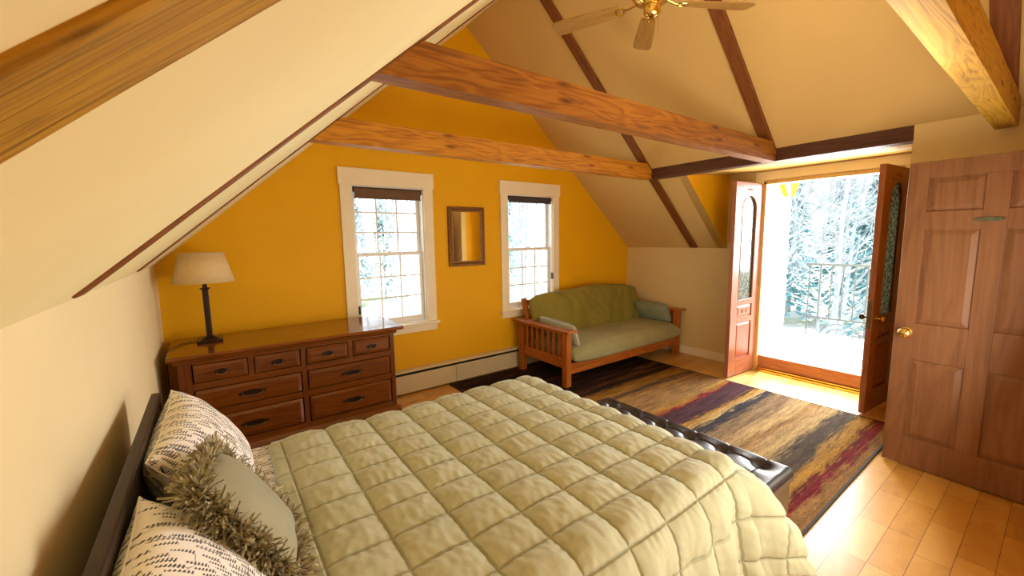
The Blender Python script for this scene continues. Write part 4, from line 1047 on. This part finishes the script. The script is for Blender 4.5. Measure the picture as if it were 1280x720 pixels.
def tree_mesh(seed, h=9.0, twigs=True, lean=.1):
    rnd = random.Random(seed); mb = MB(); cnt = [0]
    def grow(p, d, ln, r, lvl):
        if cnt[0] > 2600: return
        n = 4 if lvl < 2 else 3; path = [p]; rad = [r]; dd = d.copy()
        for i in range(n):
            dd = (dd + V((rnd.uniform(-1, 1), rnd.uniform(-1, 1), rnd.uniform(-.4, .8))) * (.12 + .1 * lvl)).normalized()
            path.append(path[-1] + dd * ln / n); rad.append(r * (1 - .7 * (i + 1) / n) if lvl else r * (1 - .75 * (i + 1) / n))
        mb.tube(path, rad, 6 if lvl == 0 else (4 if lvl == 1 else 3), cap=False); cnt[0] += 1
        if lvl >= 4: return
        m_ = (14, 6, 5, 4)[lvl]
        for j in range(m_):
            t_ = rnd.uniform(.25 if lvl == 0 else .15, 1.0); i = min(n - 1, int(t_ * n)); q = path[i].lerp(path[i + 1], t_ * n - i)
            az = rnd.uniform(0, 2 * PI); out = V((math.cos(az), math.sin(az), rnd.uniform(.1, .9))).normalized()
            nd = (dd * .35 + out).normalized(); grow(q, nd, ln * rnd.uniform(.32, .5), max(.006, r * .42), lvl + 1)
    grow(V((0, 0, 0)), V((lean, 0, 1)).normalized(), h, .08, 0)
    return mb
variants = [finish_mesh(tree_mesh(s, h), 'bare_tree', fix=False) for s, h in ((1, 10), (2, 8.5), (3, 11.5))]
for me in variants: me.materials.append(M['bark'])
rnd = random.Random(11)
def place_tree(x, y, i, s=1, rz=0, mat=None, label=None):
    o = bpy.data.objects.new('bare_tree', variants[i % 3]); COL.objects.link(o)
    o.location = (x, y, -3.2); o.rotation_euler = (0, 0, rz); o.scale = (s, s, s)
    return tag(o, label or 'leafless grey tree standing outside beyond the windows', 'tree', 'bare trees outside')
spots = [(3.9, 9.5), (7.4, 12.5), (3.2, 13.5), (8.6, 14.0), (7.3, 18.0), (11.0, 10.5), (13.2, 13.0), (9.8, 8.2), (15.5, 15.5), (12.2, 18.0), (18.0, 17.5), (5.3, 20.0), (10.0, 22.0),
         (13.0, -.4), (14.5, 1.6), (17.5, .6), (19.0, 3.6), (16.2, 3.4), (20.5, -1.2), (15.8, -1.0), (22.0, 5.2), (23.0, 2.0), (12.6, 1.0), (18.2, -2.2)]
for i, (x, y) in enumerate(spots): place_tree(x, y, i, rnd.uniform(.85, 1.15), rnd.uniform(0, 6.28), label='leafless grey tree standing outside beyond the glass')
# two pale trunks just beyond the railing
for i, (x, y, r_, lean) in enumerate(((10.2, -1.20, .055, .03), (10.6, -.86, .035, .02))):
    tb = MB(); pts = [(x + .02 * math.sin(k * .9), y - lean * k * .9 + .03 * math.sin(k * 1.3 + i), -3.2 + k * .85) for k in range(13)]
    tb.tube(pts, [r_ * (1 - .05 * k) for k in range(13)], 10)
    rt = thing('birch_tree', ['thicker pale birch trunk rising beyond the deck railing', 'thinner pale birch trunk left of the thick one beyond the railing'][i], 'tree', (x, y, -3.2))
    obj('trunk', tb, 'birch', rt, smooth=True)
    br = MB(); q = random.Random(20 + i)
    for k in range(26):
        z = q.uniform(-.5, 6); bp = V((x, y - lean * (z + 3.2) / .85 * .9, z)); az = q.uniform(0, 2 * PI); d = V((math.cos(az), math.sin(az), q.uniform(.2, .9)))
        path = [bp]; 
        for m_ in range(5): d = (d + V((q.uniform(-.3, .3), q.uniform(-.3, .3), q.uniform(-.1, .3)))).normalized(); path.append(path[-1] + d * q.uniform(.15, .32))
        br.tube(path, [.014, .012, .010, .008, .006, .003], 4, cap=False)
        for m_ in range(2, 5):
            d2 = (d + V((q.uniform(-1, 1), q.uniform(-1, 1), q.uniform(-.3, .8)))).normalized(); br.tube([path[m_], path[m_] + d2 * .2, path[m_] + d2 * .4 + V((0, 0, .05))], [.006, .005, .003], 3, cap=False)
    obj('branches', br, 'bark', rt)
def conifer(seed, h=8):
    rnd = random.Random(seed); mb = MB()
    for k in range(1500):
        t_ = rnd.random() ** .8; z = .8 + t_ * (h - .8); R_ = (1 - t_) * h * .24 + .12; az = rnd.uniform(0, 2 * PI)
        d = V((math.cos(az), math.sin(az), -.25)); s_ = V((-math.sin(az), math.cos(az), 0)); r0 = rnd.uniform(.1, .7) * R_; r1 = min(R_, r0 + rnd.uniform(.3, .7)); w_ = rnd.uniform(.05, .14)
        c = V((0, 0, z)); a = c + d * r0; b = c + d * r1 + V((0, 0, rnd.uniform(-.15, .1)))
        mb.bm.faces.new([mb.bm.verts.new(a), mb.bm.verts.new((a + b) / 2 + s_ * w_), mb.bm.verts.new(b), mb.bm.verts.new((a + b) / 2 - s_ * w_ + V((0, 0, -.05)))])
    return mb
cm = finish_mesh(conifer(5), 'foliage', fix=False); cm.materials.append(M['needles'])
tk = MB().tube([(0, 0, 0), (0, 0, 7.5)], [.14, .02], 6); tm_ = finish_mesh(tk, 'trunk'); tm_.materials.append(M['bark'])
for i, (x, y, s) in enumerate(((24, 1.2, 1.0), (27, 3.2, 1.1), (25.5, 5.4, 1.0), (29, 6.2, 1.2), (28, .0, .95), (31, 2.5, 1.15), (9, 27, 1.0), (12, 30, 1.1), (6.5, 25, .9), (16, 27, 1.05), (20, 24, 1.0), (23.5, 28, 1.1), (14, 24, .9), (3.8, 28, 1.0))):
    r = thing('conifer', 'dark bluish conifer far beyond the bare trees', 'tree', (x, y, -3.2), i * 1.3, 'distant conifers'); r.scale = (s, s, s)
    for nm_, me in (('foliage', cm), ('trunk', tm_)):
        o = bpy.data.objects.new(nm_, me); COL.objects.link(o); o.parent = r

# ================================================================== LIGHT
w = bpy.data.worlds.new('World'); scene.world = w; w.use_nodes = True; nt = w.node_tree
bg = nt.nodes['Background']
tc = N(nt, 'ShaderNodeTexCoord'); sx = N(nt, 'ShaderNodeSeparateXYZ'); L(nt, tc.outputs['Generated'], sx.inputs[0])
r = ramp(nt, sx.outputs[2], [(.0, (.90, .93, .96)), (.25, (.88, .94, 1.0)), (.8, (.62, .80, 1.0))])
L(nt, r.outputs['Color'], bg.inputs['Color']); bg.inputs['Strength'].default_value = 4.2
def sun(dirv, e, ang, col):
    l = bpy.data.lights.new('sun', 'SUN'); l.energy = e; l.angle = math.radians(ang); l.color = col
    o = bpy.data.objects.new('sun', l); COL.objects.link(o); o.rotation_euler = V(dirv).to_track_quat('Z', 'Y').to_euler(); o.location = (12, -6, 12)
sun((.42, .10, 1.15), 11, .6, (1, .95, .86))
def area(loc, target, sx_, sy_, e, col=(1, 1, 1), spread=180, name='lamp_area'):
    l = bpy.data.lights.new(name, 'AREA'); l.shape = 'RECTANGLE'; l.size = sx_; l.size_y = sy_; l.energy = e; l.color = col; l.spread = math.radians(spread)
    o = bpy.data.objects.new(name, l); COL.objects.link(o); o.location = loc
    o.rotation_euler = (V(loc) - V(target)).to_track_quat('Z', 'Y').to_euler(); return o
def portal(loc, target, a, b):
    o = area(loc, target, a, b, 1, name='portal'); o.data.cycles.is_portal = True
portal((W + .17, -2.48, 1.1), (0, -2.48, 1.1), 1.2, 2.2)
for g in GX: portal(((g[0] + g[1]) / 2, .17, 1.42), ((g[0] + g[1]) / 2, -3, 1.42), .72, 1.38)
# added fill, no real fixtures: outside the door, behind the camera, below the ridge
area((W + 1.7, -2.35, 1.9), (2.5, -2.6, .4), 1.7, 1.9, 300, (.93, .96, 1.0), name='door_daylight')
area((2.5, -4.10, 1.05), (2.2, -1.5, 1.6), 2.4, 1.2, 50, (1, .95, .80), name='room_lamp')
area((2.4, -3.2, 2.15), (2.4, -3.2, 5), .9, .9, 10, (1, .85, .62), name='uplight')

# ================================================================== CAMERA
cam = bpy.data.cameras.new('cam'); co = bpy.data.objects.new('camera', cam); COL.objects.link(co)
yaw, pit, rol = map(math.radians, (-36.131, -6.954, -.866))
f = V((-math.sin(yaw) * math.cos(pit), math.cos(yaw) * math.cos(pit), math.sin(pit))); rt = V((math.cos(yaw), math.sin(yaw), 0)); upv = rt.cross(f)
rt2 = math.cos(rol) * rt + math.sin(rol) * upv; up2 = -math.sin(rol) * rt + math.cos(rol) * upv
R = Matrix((rt2, up2, -f)).transposed().to_4x4(); R.translation = V((.338, -4.023, 1.6)); co.matrix_world = R
cam.sensor_width = 36; cam.lens = 36 * 513.51 / 1280; cam.clip_start = .02; cam.clip_end = 300
scene.camera = co
scene.view_settings.view_transform = 'Standard'; scene.view_settings.look = 'None'; scene.view_settings.exposure = 0.15; scene.view_settings.gamma = 1.0
scene.cycles.max_bounces = 8; scene.cycles.diffuse_bounces = 5; scene.cycles.transparent_max_bounces = 12
scene.cycles.sample_clamp_indirect = 6
